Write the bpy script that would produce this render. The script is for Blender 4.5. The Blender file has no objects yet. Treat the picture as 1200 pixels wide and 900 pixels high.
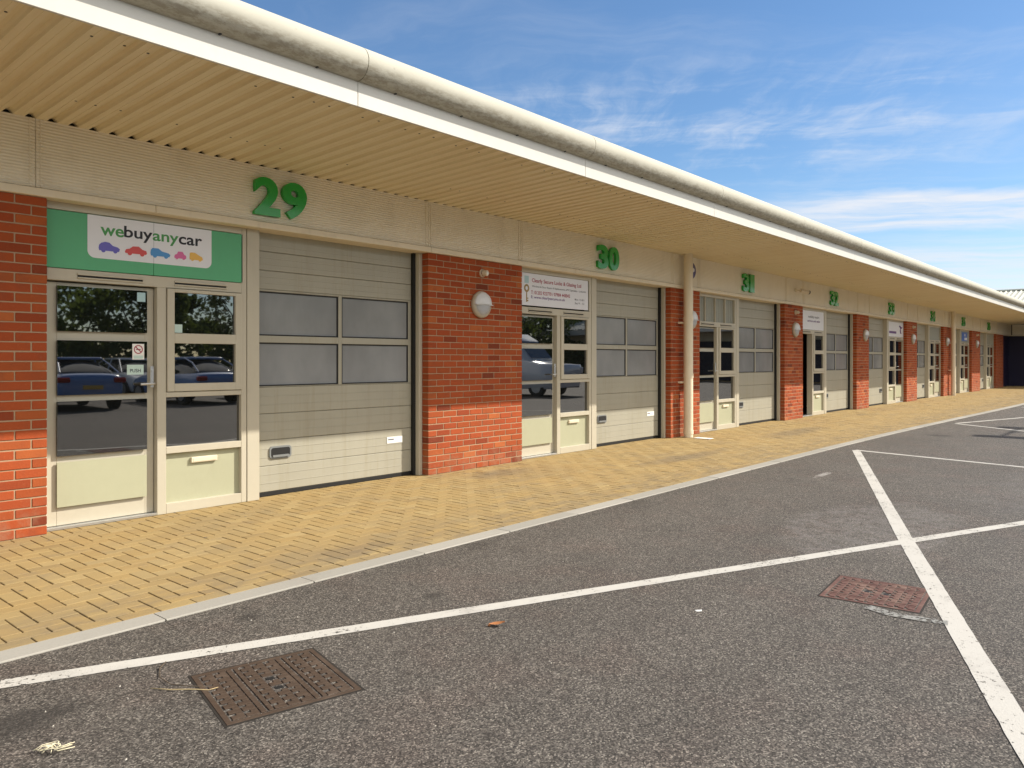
import bpy, bmesh, math, random
from mathutils import Vector, Matrix
random.seed(7)
R = random.Random(11)
scene = bpy.context.scene
COL = scene.collection
PI = math.pi

# ------------------------------------------------------------------ materials
class N:
    """small wrapper to build node materials"""
    def __init__(s, name):
        s.m = bpy.data.materials.new(name); s.m.use_nodes = True
        s.t = s.m.node_tree; s.b = s.t.nodes['Principled BSDF']; s.out = s.t.nodes['Material Output']
    def n(s, typ, **kw):
        nd = s.t.nodes.new(typ)
        for k, v in kw.items(): setattr(nd, k, v)
        return nd
    def link(s, a, b): s.t.links.new(a, b)
    def put(s, sock, v):
        if hasattr(v, 'is_linked'): s.link(v, sock)
        else: sock.default_value = v
    def pos(s):
        return s.n('ShaderNodeNewGeometry').outputs['Position']
    def scale(s, vec, sc):
        mp = s.n('ShaderNodeMapping'); s.link(vec, mp.inputs['Vector']); mp.inputs['Scale'].default_value = sc
        return mp.outputs[0]
    def noise(s, vec, sc, det=3, rough=.55, col=False):
        nd = s.n('ShaderNodeTexNoise'); s.link(vec, nd.inputs['Vector'])
        nd.inputs['Scale'].default_value = sc; nd.inputs['Detail'].default_value = det; nd.inputs['Roughness'].default_value = rough
        return nd.outputs['Color' if col else 'Fac']
    def voro(s, vec, sc, feat='F1', out='Distance'):
        nd = s.n('ShaderNodeTexVoronoi', feature=feat); s.link(vec, nd.inputs['Vector']); nd.inputs['Scale'].default_value = sc
        return nd.outputs[out]
    def math(s, op, a, b=0., c=0., clamp=False):
        nd = s.n('ShaderNodeMath', operation=op, use_clamp=clamp)
        s.put(nd.inputs[0], a); s.put(nd.inputs[1], b); s.put(nd.inputs[2], c)
        return nd.outputs[0]
    def step(s, v, a, b, lo=0., hi=1.):
        nd = s.n('ShaderNodeMapRange', interpolation_type='SMOOTHSTEP'); s.put(nd.inputs['Value'], v)
        nd.inputs['From Min'].default_value = a; nd.inputs['From Max'].default_value = b
        nd.inputs['To Min'].default_value = lo; nd.inputs['To Max'].default_value = hi
        return nd.outputs['Result']
    def mix(s, f, a, b, mode='MIX'):
        nd = s.n('ShaderNodeMix', data_type='RGBA', blend_type=mode)
        s.put(nd.inputs[0], f)
        for i, v in ((6, a), (7, b)):
            s.put(nd.inputs[i], v if hasattr(v, 'is_linked') else (v[0], v[1], v[2], 1))
        return nd.outputs[2]
    def ramp(s, v, pts):
        nd = s.n('ShaderNodeValToRGB'); s.link(v, nd.inputs[0]); e = nd.color_ramp.elements
        while len(e) < len(pts): e.new(.5)
        for el, (p, c) in zip(e, pts):
            el.position = p; el.color = (c[0], c[1], c[2], 1) if hasattr(c, '__len__') else (c, c, c, 1)
        return nd.outputs[0]
    def attr(s, name):
        return s.n('ShaderNodeAttribute', attribute_name=name).outputs['Fac']
    def bump(s, h, strength=.3, dist=.01):
        nd = s.n('ShaderNodeBump'); nd.inputs['Strength'].default_value = strength; nd.inputs['Distance'].default_value = dist
        s.link(h, nd.inputs['Height']); s.link(nd.outputs[0], s.b.inputs['Normal'])
    def set(s, color=None, rough=None, metal=None, spec=None, ior=None):
        b = s.b.inputs
        if color is not None: s.put(b['Base Color'], color if hasattr(color, 'is_linked') else (*color[:3], 1))
        if rough is not None: s.put(b['Roughness'], rough)
        if metal is not None: s.put(b['Metallic'], metal)
        if spec is not None: s.put(b['Specular IOR Level'], spec)
        if ior is not None: s.put(b['IOR'], ior)
        return s.m

M = {}
def paint(name, c, rough=.45, var=.12, dirt=.0, dirtcol=(.2, .16, .1), spec=.4):
    k = N(name); p = k.pos()
    a = k.noise(p, 1.7, 5, .6); b = k.noise(p, 14, 4, .6)
    v = k.math('MULTIPLY', k.math('ADD', k.math('SUBTRACT', a, .5), k.math('MULTIPLY', k.math('SUBTRACT', b, .5), .5)), var * 2)
    v = k.math('ADD', v, 1.)
    col = k.mix(1., c, (1, 1, 1), 'MULTIPLY')
    hs = k.n('ShaderNodeHueSaturation'); k.link(col, hs.inputs['Color']); k.link(v, hs.inputs['Value'])
    col = hs.outputs[0]
    if dirt:
        d = k.step(k.noise(k.scale(p, (1, 1, .35)), 5, 6, .7), .5, .8, 0, dirt)
        col = k.mix(d, col, dirtcol)
    k.set(col, k.math('ADD', rough - .1, k.math('MULTIPLY', b, .2)), spec=spec)
    M[name] = k.m
    return k
paint('cream_frame', (.49, .45, .355), .4, .06, .12)
paint('cream_trim', (.74, .65, .49), .45, .08, .2)
paint('sage_panel', (.40, .40, .275), .45, .07, .15)
paint('white_board', (.61, .59, .535), .4, .05, .06)
paint('white_plastic', (.78, .78, .77), .35, .03)
paint('lamp_rim', (.42, .37, .29), .5, .1, .3)
paint('lamp_hood', (.62, .63, .64), .3, .05, .12)
paint('grey_plastic', (.20, .21, .21), .4, .05)
paint('diffuser', (.40, .41, .43), .3, .06)
paint('beige_plastic', (.66, .58, .45), .45, .05)
paint('black_rubber', (.012, .012, .012), .6, .1)
paint('dark_metal', (.03, .03, .032), .45, .1)
paint('sign_green', (.10, .40, .20), .45, .06, .15, (.1, .22, .15))
paint('sign_white', (.74, .75, .80), .4, .03, .05)
paint('ink_green', (.07, .30, .09), .5, .03)
paint('ink_black', (.018, .02, .03), .5, .03)
paint('ink_red', (.36, .03, .06), .5, .03)
paint('ink_purple', (.12, .035, .2), .5, .03)
paint('ink_grey', (.16, .16, .19), .5, .03)
paint('icon_violet', (.14, .13, .5), .5, .03)
paint('icon_red', (.6, .09, .09), .5, .03)
paint('icon_blue', (.08, .28, .6), .5, .03)
paint('icon_pink', (.65, .15, .35), .5, .03)
paint('icon_yellow', (.75, .45, .1), .5, .03)
paint('pale_blue', (.4, .58, .62), .5, .03)
paint('pale_label', (.52, .66, .6), .5, .03)
paint('brass', (.3, .2, .06), .4, .05)
paint('sign_blue', (.06, .15, .5), .4, .05)
paint('alarm_blue', (.05, .04, .2), .3, .05)
paint('navy_steel', (.012, .010, .035), .5, .2)
paint('aluminium', (.55, .56, .56), .35, .05); M['aluminium'].node_tree.nodes['Principled BSDF'].inputs['Metallic'].default_value = .8
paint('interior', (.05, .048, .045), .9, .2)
paint('blind', (.30, .31, .27), .6, .05)
paint('dry_straw', (.55, .42, .22), .8, .15)
paint('string_fibre', (.66, .60, .42), .8, .15)
paint('orange_leaf', (.42, .17, .06), .7, .2)
paint('grit_white', (.45, .42, .36), .8, .2)
paint('paper', (.8, .79, .75), .7, .05)
paint('pit_dirt', (.02, .016, .012), .9, .2)
paint('pole_grey', (.25, .26, .26), .45, .05)

k = N('number_green'); k.set((.012, .34, .040), .24, spec=.45); k.b.inputs['Coat Weight'].default_value = .3; k.b.inputs['Coat Roughness'].default_value = .08; M['number_green'] = k.m

k = N('glass'); p = k.pos()                     # double glazing in front of unlit rooms
k.set((.008, .009, .009), .015, spec=.5, ior=2.65); k.bump(k.noise(p, 1.3, 1), .012, .05); M['glass'] = k.m

k = N('twinwall'); p = k.pos()                  # milky twin wall panes of the roller doors
sx = k.n('ShaderNodeSeparateXYZ'); k.link(p, sx.inputs[0])
w = k.math('SINE', k.math('MULTIPLY', sx.outputs[0], 420.))
k.set(k.mix(k.step(k.noise(k.scale(p, (1, 1, .6)), 1.9, 4, .55), .25, .75), (.22, .228, .235), (.29, .30, .305)), .13, spec=.5)
k.bump(k.math('ADD', k.noise(p, 2.5, 2), k.math('MULTIPLY', w, .03)), .4, .012); M['twinwall'] = k.m

# roller door slats: grooves and stucco
k = N('roller_paint'); p = k.pos()
a = k.noise(k.scale(p, (1, 1, .5)), 2.2, 6, .65); b = k.noise(p, 60, 2)
sx = k.n('ShaderNodeSeparateXYZ'); k.link(p, sx.inputs[0])
stk = k.step(k.noise(k.scale(p, (7, 1, .5)), 2.0, 5, .7), .48, .74, 0, .42)
col = k.mix(a, (.32, .305, .245), (.405, .385, .31))
col = k.mix(stk, col, (.29, .26, .17))
k.set(col, .42, spec=.4); k.bump(b, .12, .004); M['roller_paint'] = k.m

# ribbed cladding panels over the openings
k = N('rib_panel'); p = k.pos()
sx = k.n('ShaderNodeSeparateXYZ'); k.link(p, sx.inputs[0])
w = k.math('SINE', k.math('MULTIPLY', sx.outputs[2], 2 * PI / .024))
st = k.step(k.noise(k.scale(p, (1.2, 1, .6)), 2.2, 6, .65), .45, .8, 0, .42)
col = k.mix(k.noise(p, .9, 4), (.82, .735, .575), (.86, .785, .63))
col = k.mix(st, col, (.58, .50, .37))
k.set(col, .45, spec=.35); k.bump(w, .45, .006); M['rib_panel'] = k.m

k = N('soffit_paint'); p = k.pos()
st = k.step(k.noise(k.scale(p, (9, .6, 1)), 1.3, 5, .65), .42, .75, 0, .5)
col = k.mix(k.noise(p, .8, 4), (.74, .655, .455), (.81, .725, .52))
col = k.mix(st, col, (.62, .50, .30))
k.set(col, .42, spec=.35); M['soffit_paint'] = k.m

k = N('gutter_paint'); p = k.pos()
sx = k.n('ShaderNodeSeparateXYZ'); k.link(p, sx.inputs[0])
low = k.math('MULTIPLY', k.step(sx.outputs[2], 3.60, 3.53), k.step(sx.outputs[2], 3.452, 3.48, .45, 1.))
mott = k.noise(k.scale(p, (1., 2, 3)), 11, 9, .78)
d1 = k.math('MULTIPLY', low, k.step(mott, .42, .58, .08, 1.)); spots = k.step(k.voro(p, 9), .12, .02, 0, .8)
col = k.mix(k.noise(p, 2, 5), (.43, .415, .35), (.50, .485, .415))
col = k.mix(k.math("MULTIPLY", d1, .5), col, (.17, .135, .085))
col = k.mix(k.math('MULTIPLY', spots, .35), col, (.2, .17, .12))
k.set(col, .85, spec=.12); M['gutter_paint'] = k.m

k = N('brick'); p = k.pos(); t = k.attr('tint')
col = k.ramp(t, [(0, (.18, .035, .014)), (.2, (.30, .056, .017)), (.5, (.36, .072, .021)), (.8, (.31, .066, .018)), (1, (.41, .11, .032))])
n1 = k.noise(p, 55, 4, .65); n2 = k.noise(p, 9, 4)
col = k.mix(k.step(n1, .55, .8, 0, .35), col, (.50, .18, .065))
col = k.mix(k.step(n2, .5, .75, 0, .4), col, (.22, .06, .028))
col = k.mix(k.step(k.noise(p, 1.4, 6, .65), .5, .72, 0, .35), col, (.17, .055, .03))
sx = k.n('ShaderNodeSeparateXYZ'); k.link(p, sx.inputs[0])
spl = k.math('MULTIPLY', k.step(sx.outputs[2], .38, .0), k.step(k.noise(p, 5, 5, .7), .4, .65, 0, .5))
col = k.mix(spl, col, (.30, .19, .12))
col = k.mix(k.step(k.noise(p, 2.7, 6, .75), .62, .78, 0, .4), col, (.42, .24, .16))
k.set(col, .85, spec=.25); k.bump(n1, .5, .004); M['brick'] = k.m
k = N('mortar'); p = k.pos()
k.set(k.mix(k.noise(p, 30, 4), (.33, .22, .135), (.44, .32, .21)), .95, spec=.2); k.bump(k.noise(p, 120, 3), .5, .003); M['mortar'] = k.m

def spot(x, y, rx, ry, wob=.35, soft=.45):
    global col
    mp = k.n('ShaderNodeMapping', vector_type='POINT'); k.link(p, mp.inputs['Vector'])
    mp.inputs['Location'].default_value = (-x / rx, -y / ry, 0); mp.inputs['Scale'].default_value = (1 / rx, 1 / ry, 0)
    ln = k.n('ShaderNodeVectorMath', operation='LENGTH'); k.link(mp.outputs[0], ln.inputs[0])
    dd = k.math('ADD', ln.outputs['Value'], k.math('MULTIPLY', k.math('SUBTRACT', k.noise(p, 2.2 / max(rx, ry), 4, .6), .5), wob * 2))
    return k.step(dd, 1 + soft, 1 - soft)
k = N('paver'); p = k.pos(); t = k.attr('tint')
col = k.ramp(t, [(0, (.255, .18, .082)), (.3, (.325, .235, .105)), (.55, (.315, .218, .092)), (.8, (.355, .262, .122)), (1, (.27, .20, .10))])
n1 = k.noise(p, 130, 4, .7); n2 = k.noise(p, .9, 5, .6); n3 = k.noise(p, 3.3, 5, .7)
col = k.mix(k.step(n1, .5, .8, 0, .45), col, (.46, .35, .19))
col = k.mix(k.step(n1, .48, .25, 0, .45), col, (.25, .17, .075))
col = k.mix(k.step(n2, .46, .72, 0, .5), col, (.235, .18, .10))
col = k.mix(k.step(n3, .54, .72, 0, .5), col, (.22, .17, .105))
col = k.mix(k.step(k.noise(k.scale(p, (.35, 2.2, 1)), 1.6, 5, .6), .52, .72, 0, .32), col, (.20, .16, .105))
col = k.mix(k.math('MULTIPLY', k.step(k.voro(p, 3.1), .07, .04), k.step(n3, .4, .5)), col, (.15, .12, .08))
sx = k.n('ShaderNodeSeparateXYZ'); k.link(p, sx.inputs[0])
edge = k.math('MULTIPLY', k.step(sx.outputs[1], -1.55, -2.5), k.step(k.noise(k.scale(p, (.7, 2, 1)), 3.1, 5, .7), .38, .66, 0, .75))
col = k.mix(edge, col, (.20, .155, .095))
for (x, y, rx, ry) in ((9.8, -1.45, 1.1, .16), (3.4, -2.2, .35, .12), (6.9, -.5, .5, .2), (14.5, -1.2, 1.2, .25)):
    col = k.mix(k.math('MULTIPLY', spot(x, y, rx, ry, .6, .6), .5), col, (.15, .12, .085))
k.set(col, .9, spec=.2); k.bump(n1, .5, .003); M['paver'] = k.m
k = N('joint_sand'); p = k.pos()
k.set(k.mix(k.noise(p, 90, 3), (.05, .037, .02), (.10, .075, .038)), .95, spec=.1); M['joint_sand'] = k.m
k = N('concrete'); p = k.pos(); t = k.attr('tint')
col = k.mix(t, (.30, .285, .25), (.36, .34, .30)); col = k.mix(k.step(k.noise(p, 80, 4, .7), .45, .75, 0, .35), col, (.22, .21, .18))
col = k.mix(k.step(k.noise(p, 2.3, 5, .7), .5, .75, 0, .4), col, (.24, .22, .19))
k.set(col, .9, spec=.2); k.bump(k.noise(p, 150, 3), .4, .003); M['concrete'] = k.m

# asphalt with aggregate, dark spots, a dusty repair
k = N('asphalt'); p = k.pos()
cells = k.voro(p, 165, out='Color'); cs = k.n('ShaderNodeSeparateColor'); k.link(cells, cs.inputs[0])
agg = k.ramp(cs.outputs[0], [(0, (.016, .014, .012)), (.3, (.058, .050, .043)), (.62, (.125, .110, .094)), (.9, (.23, .205, .175)), (1, (.42, .38, .32))])
fine = k.noise(p, 260, 3, .7)
col = k.mix(k.step(fine, .35, .7, 0, .35), agg, (.125, .110, .094))
big = k.noise(p, .55, 6, .62); mid = k.noise(p, 2.6, 6, .65)
trk = k.noise(k.scale(p, (.12, 1.3, 1)), .9, 4, .6); blot = k.noise(p, 1.35, 7, .72)
val = k.math('ADD', .38, k.math('ADD', k.math('ADD', k.math('MULTIPLY', big, .36), k.math('MULTIPLY', mid, .30)), k.math('MULTIPLY', trk, .26)))
val = k.math('SUBTRACT', val, k.step(blot, .56, .72, 0, .24))
col = k.mix(k.step(k.noise(p, 1.9, 5, .6), .45, .7, 0, .35), col, k.mix(1., col, (1.12, .93, .90), 'MULTIPLY'))
hs = k.n('ShaderNodeHueSaturation'); k.link(col, hs.inputs['Color']); k.link(val, hs.inputs['Value']); col = hs.outputs[0]
fl = k.voro(k.scale(p, (1, 1, 0)), 17); flc = k.noise(p, 3, 2)
col = k.mix(k.math('MULTIPLY', k.step(fl, .085, .05), k.step(flc, .52, .6)), col, (.30, .265, .21))
for (x, y, rx, ry) in ((2.17, -2.92, .07, .045), (3.07, -3.39, .07, .045), (.95, -3.35, .22, .10), (15.6, -3.4, .2, .2)):
    col = k.mix(k.math('MULTIPLY', spot(x, y, rx, ry), .62), col, (.028, .025, .022))
dust = k.math('MULTIPLY', spot(6.75, -4.72, 1.1, .62, .55, .16), k.math('MULTIPLY', k.step(k.noise(p, 7, 6, .75), .36, .66), .30))
col = k.mix(dust, col, (.285, .265, .255))
dust = k.math('MULTIPLY', spot(9.6, -6.0, 2.0, .8, .8, .5), k.math('MULTIPLY', k.step(k.noise(p, 3, 6, .75), .35, .7), .2))
col = k.mix(dust, col, (.27, .26, .26))
dust = k.math('MULTIPLY', spot(9.38, -3.46, .26, .045, .7, .25), k.step(k.noise(p, 14, 5, .7), .4, .55, .1, .7)); col = k.mix(dust, col, (.42, .40, .37))
k.set(col, .76, spec=.34)
hgt = k.math('ADD', k.math('MULTIPLY', cs.outputs[1], .6), fine); k.bump(hgt, .75, .006); M['asphalt'] = k.m

# worn road paint: chips show the asphalt through
def roadpaint(name, wear, c1=(.54, .52, .475), c2=(.43, .41, .37)):
    k = N(name); p = k.pos()
    n1 = k.noise(p, 45, 6, .75); n2 = k.noise(p, 3, 5, .7)
    sp = k.math('ADD', n1, k.math('MULTIPLY', k.math('SUBTRACT', n2, .5), .55))
    col = k.mix(n2, c1, c2)
    col = k.mix(k.step(k.noise(p, 240, 3, .7), .5, .75, 0, .4), col, (.40, .37, .33))
    k.set(col, .75, spec=.3); k.bump(k.noise(p, 130, 3), .5, .004)
    col = k.mix(k.step(k.noise(k.scale(p, (1, 1.6, 1)), 2.1, 5, .7), .5, .74, 0, .5), col, (.27, .25, .225)); k.put(k.b.inputs['Base Color'], col)
    tr = k.n('ShaderNodeBsdfTransparent'); mx = k.n('ShaderNodeMixShader')
    k.link(k.step(sp, wear, wear + .06), mx.inputs[0]); k.link(k.b.outputs[0], mx.inputs[1]); k.link(tr.outputs[0], mx.inputs[2])
    k.link(mx.outputs[0], k.out.inputs[0]); M[name] = k.m
roadpaint('line_paint', .595); roadpaint('old_paint', .485, (.30, .30, .28), (.22, .215, .20))

k = N('rust_iron'); p = k.pos()
n1 = k.noise(p, 40, 5, .7); n2 = k.noise(p, 6, 5)
col = k.mix(n1, (.035, .022, .014), (.085, .055, .036)); col = k.mix(k.step(n2, .45, .7, 0, .5), col, (.11, .078, .056))
k.set(col, .75, spec=.3); k.bump(n1, .6, .003); M['rust_iron'] = k.m
k = N('red_iron'); p = k.pos()
n1 = k.noise(p, 40, 5, .7); n2 = k.noise(p, 6, 5)
col = k.mix(n1, (.08, .036, .030), (.16, .085, .07)); col = k.mix(k.step(n2, .42, .68, 0, .55), col, (.25, .17, .13))
k.set(col, .8, spec=.25); k.bump(n1, .6, .003); M['red_iron'] = k.m

k = N('roof_sheet'); p = k.pos()
sx = k.n('ShaderNodeSeparateXYZ'); k.link(p, sx.inputs[0])
k.set(k.mix(k.noise(p, 1.2, 5), (.50, .49, .40), (.60, .585, .49)), .55, spec=.3); M['roof_sheet'] = k.m
def leafmat(name, a, b):
    k = N(name); cc = k.mix(k.noise(k.pos(), 1.1, 3), a, b); k.set(cc, .6, spec=.3); tl = k.n('ShaderNodeBsdfTranslucent'); k.link(k.mix(.5, cc, (.16, .20, .03)), tl.inputs[0]); mx = k.n('ShaderNodeMixShader'); mx.inputs[0].default_value = .45; k.link(k.b.outputs[0], mx.inputs[1]); k.link(tl.outputs[0], mx.inputs[2]); k.link(mx.outputs[0], k.out.inputs[0]); M[name] = k.m
leafmat('leaf_dark', (.04, .07, .018), (.08, .12, .03)); leafmat('leaf_light', (.07, .11, .025), (.12, .16, .04))
paint('bark', (.12, .09, .06), .9, .2)
def carpaint(name, c):
    k = N(name); k.set(c, .25, spec=.5); k.b.inputs['Coat Weight'].default_value = 1.; k.b.inputs['Coat Roughness'].default_value = .03; M[name] = k.m
carpaint('car_blue', (.03, .08, .34)); carpaint('car_white', (.8, .81, .82)); carpaint('car_silver', (.35, .37, .4)); carpaint('car_black', (.02, .02, .022)); carpaint('car_slate', (.17, .28, .52))
k = N('car_glass'); k.set((.008, .01, .012), .03, ior=1.7); M['car_glass'] = k.m
paint('tyre', (.02, .02, .02), .8, .1); paint('tail_red', (.35, .01, .01), .2, .05)

# ------------------------------------------------------------------ mesh builder
class MB:
    def __init__(s): s.v = []; s.f = []; s.m = []; s.t = []
    def poly(s, pts, mat=0, tint=.5):
        b = len(s.v); s.v += [tuple(p) for p in pts]; s.f.append(tuple(range(b, b + len(pts)))); s.m.append(mat); s.t.append(tint)
    def box(s, x0, x1, y0, y1, z0, z1, mat=0, ch=0., tint=.5):
        if x0 > x1: x0, x1 = x1, x0
        if y0 > y1: y0, y1 = y1, y0
        if z0 > z1: z0, z1 = z1, z0
        lo = (x0, y0, z0); hi = (x1, y1, z1)
        ch = min(ch, (x1 - x0) * .45, (y1 - y0) * .45, (z1 - z0) * .45)
        if ch <= 0:
            b = len(s.v)
            s.v += [(x, y, z) for z in (z0, z1) for y in (y0, y1) for x in (x0, x1)]
            for q in ((0, 2, 3, 1), (4, 5, 7, 6), (0, 1, 5, 4), (2, 6, 7, 3), (0, 4, 6, 2), (1, 3, 7, 5)):
                s.f.append(tuple(b + i for i in q)); s.m.append(mat); s.t.append(tint)
            return
        idx = {}
        def vid(c, ax):
            key = (c, ax)
            if key not in idx:
                p = [0, 0, 0]
                for a in range(3):
                    base = hi[a] if c[a] else lo[a]
                    p[a] = base if a == ax else base + (-ch if c[a] else ch)
                idx[key] = len(s.v); s.v.append(tuple(p))
            return idx[key]
        def add(f): s.f.append(tuple(f)); s.m.append(mat); s.t.append(tint)
        for ax in range(3):
            o = [a for a in range(3) if a != ax]
            for side in (0, 1):
                cs = []
                for (p_, q_) in ((0, 0), (1, 0), (1, 1), (0, 1)):
                    c = [0, 0, 0]; c[ax] = side; c[o[0]] = p_; c[o[1]] = q_; cs.append(vid(tuple(c), ax))
                flip = (side == 0) != (ax == 1)
                add(cs[::-1] if flip else cs)
        for ax in range(3):
            o = [a for a in range(3) if a != ax]
            for p_ in (0, 1):
                for q_ in (0, 1):
                    c0 = [0, 0, 0]; c0[o[0]] = p_; c0[o[1]] = q_; c1 = list(c0); c1[ax] = 1
                    c0 = tuple(c0); c1 = tuple(c1)
                    add([vid(c0, o[0]), vid(c1, o[0]), vid(c1, o[1]), vid(c0, o[1])])
        for c in [(a, b, d) for a in (0, 1) for b in (0, 1) for d in (0, 1)]:
            add([vid(c, 0), vid(c, 1), vid(c, 2)])
    def tube(s, pts, r, seg=10, mat=0, caps=True):
        pts = [Vector(p) for p in pts]; rs = r if hasattr(r, '__len__') else [r] * len(pts)
        rings = []
        for i, p in enumerate(pts):
            d = (pts[min(i + 1, len(pts) - 1)] - pts[max(i - 1, 0)]).normalized()
            up = Vector((0, 0, 1)) if abs(d.z) < .9 else Vector((1, 0, 0))
            a = d.cross(up).normalized(); b = a.cross(d)
            base = len(s.v)
            for j in range(seg):
                an = 2 * PI * j / seg; s.v.append(tuple(p + (a * math.cos(an) + b * math.sin(an)) * rs[i]))
            rings.append(base)
        for i in range(len(rings) - 1):
            for j in range(seg):
                s.f.append((rings[i] + j, rings[i] + (j + 1) % seg, rings[i + 1] + (j + 1) % seg, rings[i + 1] + j)); s.m.append(mat); s.t.append(.5)
        if caps:
            for b in (rings[0], rings[-1]):
                s.f.append(tuple(range(b, b + seg))); s.m.append(mat); s.t.append(.5)
    def lathe(s, prof, cx, cz, y0, seg=28, mat=0, a0=0., a1=2 * PI, sq=1.):
        """profile of (radius, outward distance) revolved about the -Y axis"""
        full = abs(a1 - a0 - 2 * PI) < 1e-6; cnt = seg if full else seg + 1
        base = len(s.v)
        for (r, o) in prof:
            for j in range(cnt):
                an = a0 + (a1 - a0) * j / seg
                s.v.append((cx + r * math.cos(an), y0 - o, cz + r * math.sin(an) * sq))
        for i in range(len(prof) - 1):
            for j in range(seg):
                k2 = (j + 1) % cnt
                s.f.append((base + i * cnt + j, base + i * cnt + k2, base + (i + 1) * cnt + k2, base + (i + 1) * cnt + j)); s.m.append(mat); s.t.append(.5)
    def extrude(s, pts, y0, y1, mat=0):
        """polygon of (x,z) extruded from y0 (front) to y1"""
        n = len(pts); b = len(s.v)
        s.v += [(x, y0, z) for x, z in pts] + [(x, y1, z) for x, z in pts]
        s.f.append(tuple(b + i for i in range(n))); s.f.append(tuple(b + n + i for i in reversed(range(n))))
        s.m += [mat] * 2; s.t += [.5] * 2
        for i in range(n):
            j = (i + 1) % n; s.f.append((b + i, b + n + i, b + n + j, b + j)); s.m.append(mat); s.t.append(.5)
    def build(s, name, mats, parent=None, smooth=False, loc=None, fix=True):
        me = bpy.data.meshes.new(name); me.from_pydata(s.v, [], s.f)
        for mm in (mats if isinstance(mats, (list, tuple)) else [mats]): me.materials.append(M[mm])
        me.polygons.foreach_set('material_index', s.m)
        at = me.attributes.new('tint', 'FLOAT', 'FACE'); at.data.foreach_set('value', s.t)
        if fix:
            bm = bmesh.new(); bm.from_mesh(me); bmesh.ops.recalc_face_normals(bm, faces=bm.faces); bm.to_mesh(me); bm.free()
        if smooth:
            me.polygons.foreach_set('use_smooth', [True] * len(me.polygons))
            if smooth != 'all':
                try: me.set_sharp_from_angle(angle=math.radians(35))
                except Exception: pass
        return link(name, me, parent, loc)
def link(name, me, parent=None, loc=None):
    o = bpy.data.objects.new(name, me); COL.objects.link(o)
    if loc is not None: o.location = loc
    if parent is not None:
        o.parent = parent
        w = parent.location.copy()
        pp = parent.parent
        while pp is not None: w += pp.location; pp = pp.parent
        if loc is None: o.location = -w        # geometry was written in world coordinates
    return o
def tag(o, label=None, cat=None, group=None, kind=None):
    if label: o['label'] = label
    if cat: o['category'] = cat
    if group: o['group'] = group
    if kind: o['kind'] = kind
    return o
def empty(name, loc, label, cat, group=None):
    o = bpy.data.objects.new(name, None); COL.objects.link(o); o.location = loc; o.empty_display_size = .1
    return tag(o, label, cat, group)
def text_mesh(body, x0, x1, z0, z1, y, depth=.001, bold=0., uniform=False, align='L'):
    """lettering standing in the XZ plane facing -Y, fitted into the box"""
    cu = bpy.data.curves.new('lettering', 'FONT'); cu.body = body; cu.size = 1.; cu.offset = bold; cu.extrude = .1; cu.resolution_u = 5
    ob = bpy.data.objects.new('lettering', cu); COL.objects.link(ob)
    bpy.context.view_layer.update()
    me = bpy.data.meshes.new_from_object(ob.evaluated_get(bpy.context.evaluated_depsgraph_get()))
    bpy.data.objects.remove(ob); bpy.data.curves.remove(cu)
    xs = [v.co.x for v in me.vertices]; ys = [v.co.y for v in me.vertices]
    sx = (x1 - x0) / (max(xs) - min(xs)); sz = (z1 - z0) / (max(ys) - min(ys))
    ax, ay = min(xs), min(ys)
    for v in me.vertices:
        v.co = Vector((x0 + (v.co.x - ax) * sx, y - (v.co.z + .1) * depth * 5, z0 + (v.co.y - ay) * sz))
    me.attributes.new('tint', 'FLOAT', 'FACE')
    return me
def text(name, body, x0, x1, z0, z1, y, mat, parent, depth=.001, bold=0.):
    me = text_mesh(body, x0, x1, z0, z1, y, depth, bold); me.name = name; me.materials.append(M[mat])
    return link(name, me, parent)

# ------------------------------------------------------------------ setting: ground, pavement
RZ = -.008
def yk(x):
    if x < 12: return -2.5
    t = min((x - 12) / 20, 1.); return -2.5 - .5 * t * t * (3 - 2 * t)
g = MB(); g.poly([(-400, -400, RZ), (500, -400, RZ), (500, 400, RZ), (-400, 400, RZ)])
tag(g.build('car_park', 'asphalt'), kind='structure')

pv = MB(); J = .0034; CH = .0026
def paver(x0, x1, y0, y1):
    if x1 - x0 < .02 or y1 - y0 < .02: return
    z = R.gauss(0, .0007); t = min(max(R.gauss(.5, .2), 0), 1)
    x0 += J; x1 -= J; y0 += J; y1 -= J
    tx, ty = R.gauss(0, .0005), R.gauss(0, .0005)
    zz = [z - tx - ty, z + tx - ty, z + tx + ty, z - tx + ty]
    b = len(pv.v)
    o = [(x0, y0), (x1, y0), (x1, y1), (x0, y1)]; i_ = [(x0 + CH, y0 + CH), (x1 - CH, y0 + CH), (x1 - CH, y1 - CH), (x0 + CH, y1 - CH)]
    pv.v += [(x, y, q) for (x, y), q in zip(i_, zz)] + [(x, y, q - .0022) for (x, y), q in zip(o, zz)] + [(x, y, -.03) for (x, y) in o]
    pv.f.append((b, b + 1, b + 2, b + 3)); pv.m.append(0); pv.t.append(t)
    for r_ in (0, 4):
        for a in range(4):
            c = (a + 1) % 4; pv.f.append((b + r_ + a, b + r_ + 4 + a, b + r_ + 4 + c, b + r_ + c)); pv.m.append(0); pv.t.append(t)
XE = 48.
for cx in range(-45, 481):
    for cy in range(-32, 4):
        m_ = (cx - cy) % 4
        if m_ == 0: b_ = [cx * .1, cx * .1 + .2, cy * .1, cy * .1 + .1]
        elif m_ == 3: b_ = [cx * .1, cx * .1 + .1, cy * .1, cy * .1 + .2]
        else: continue
        lim = yk((b_[0] + b_[1]) / 2) + .10
        b_[2] = max(b_[2], lim); b_[3] = min(b_[3], .25); b_[1] = min(b_[1], XE)
        if b_[3] > b_[2] and b_[1] > b_[0]: paver(*b_)
x = -4.5
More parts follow.
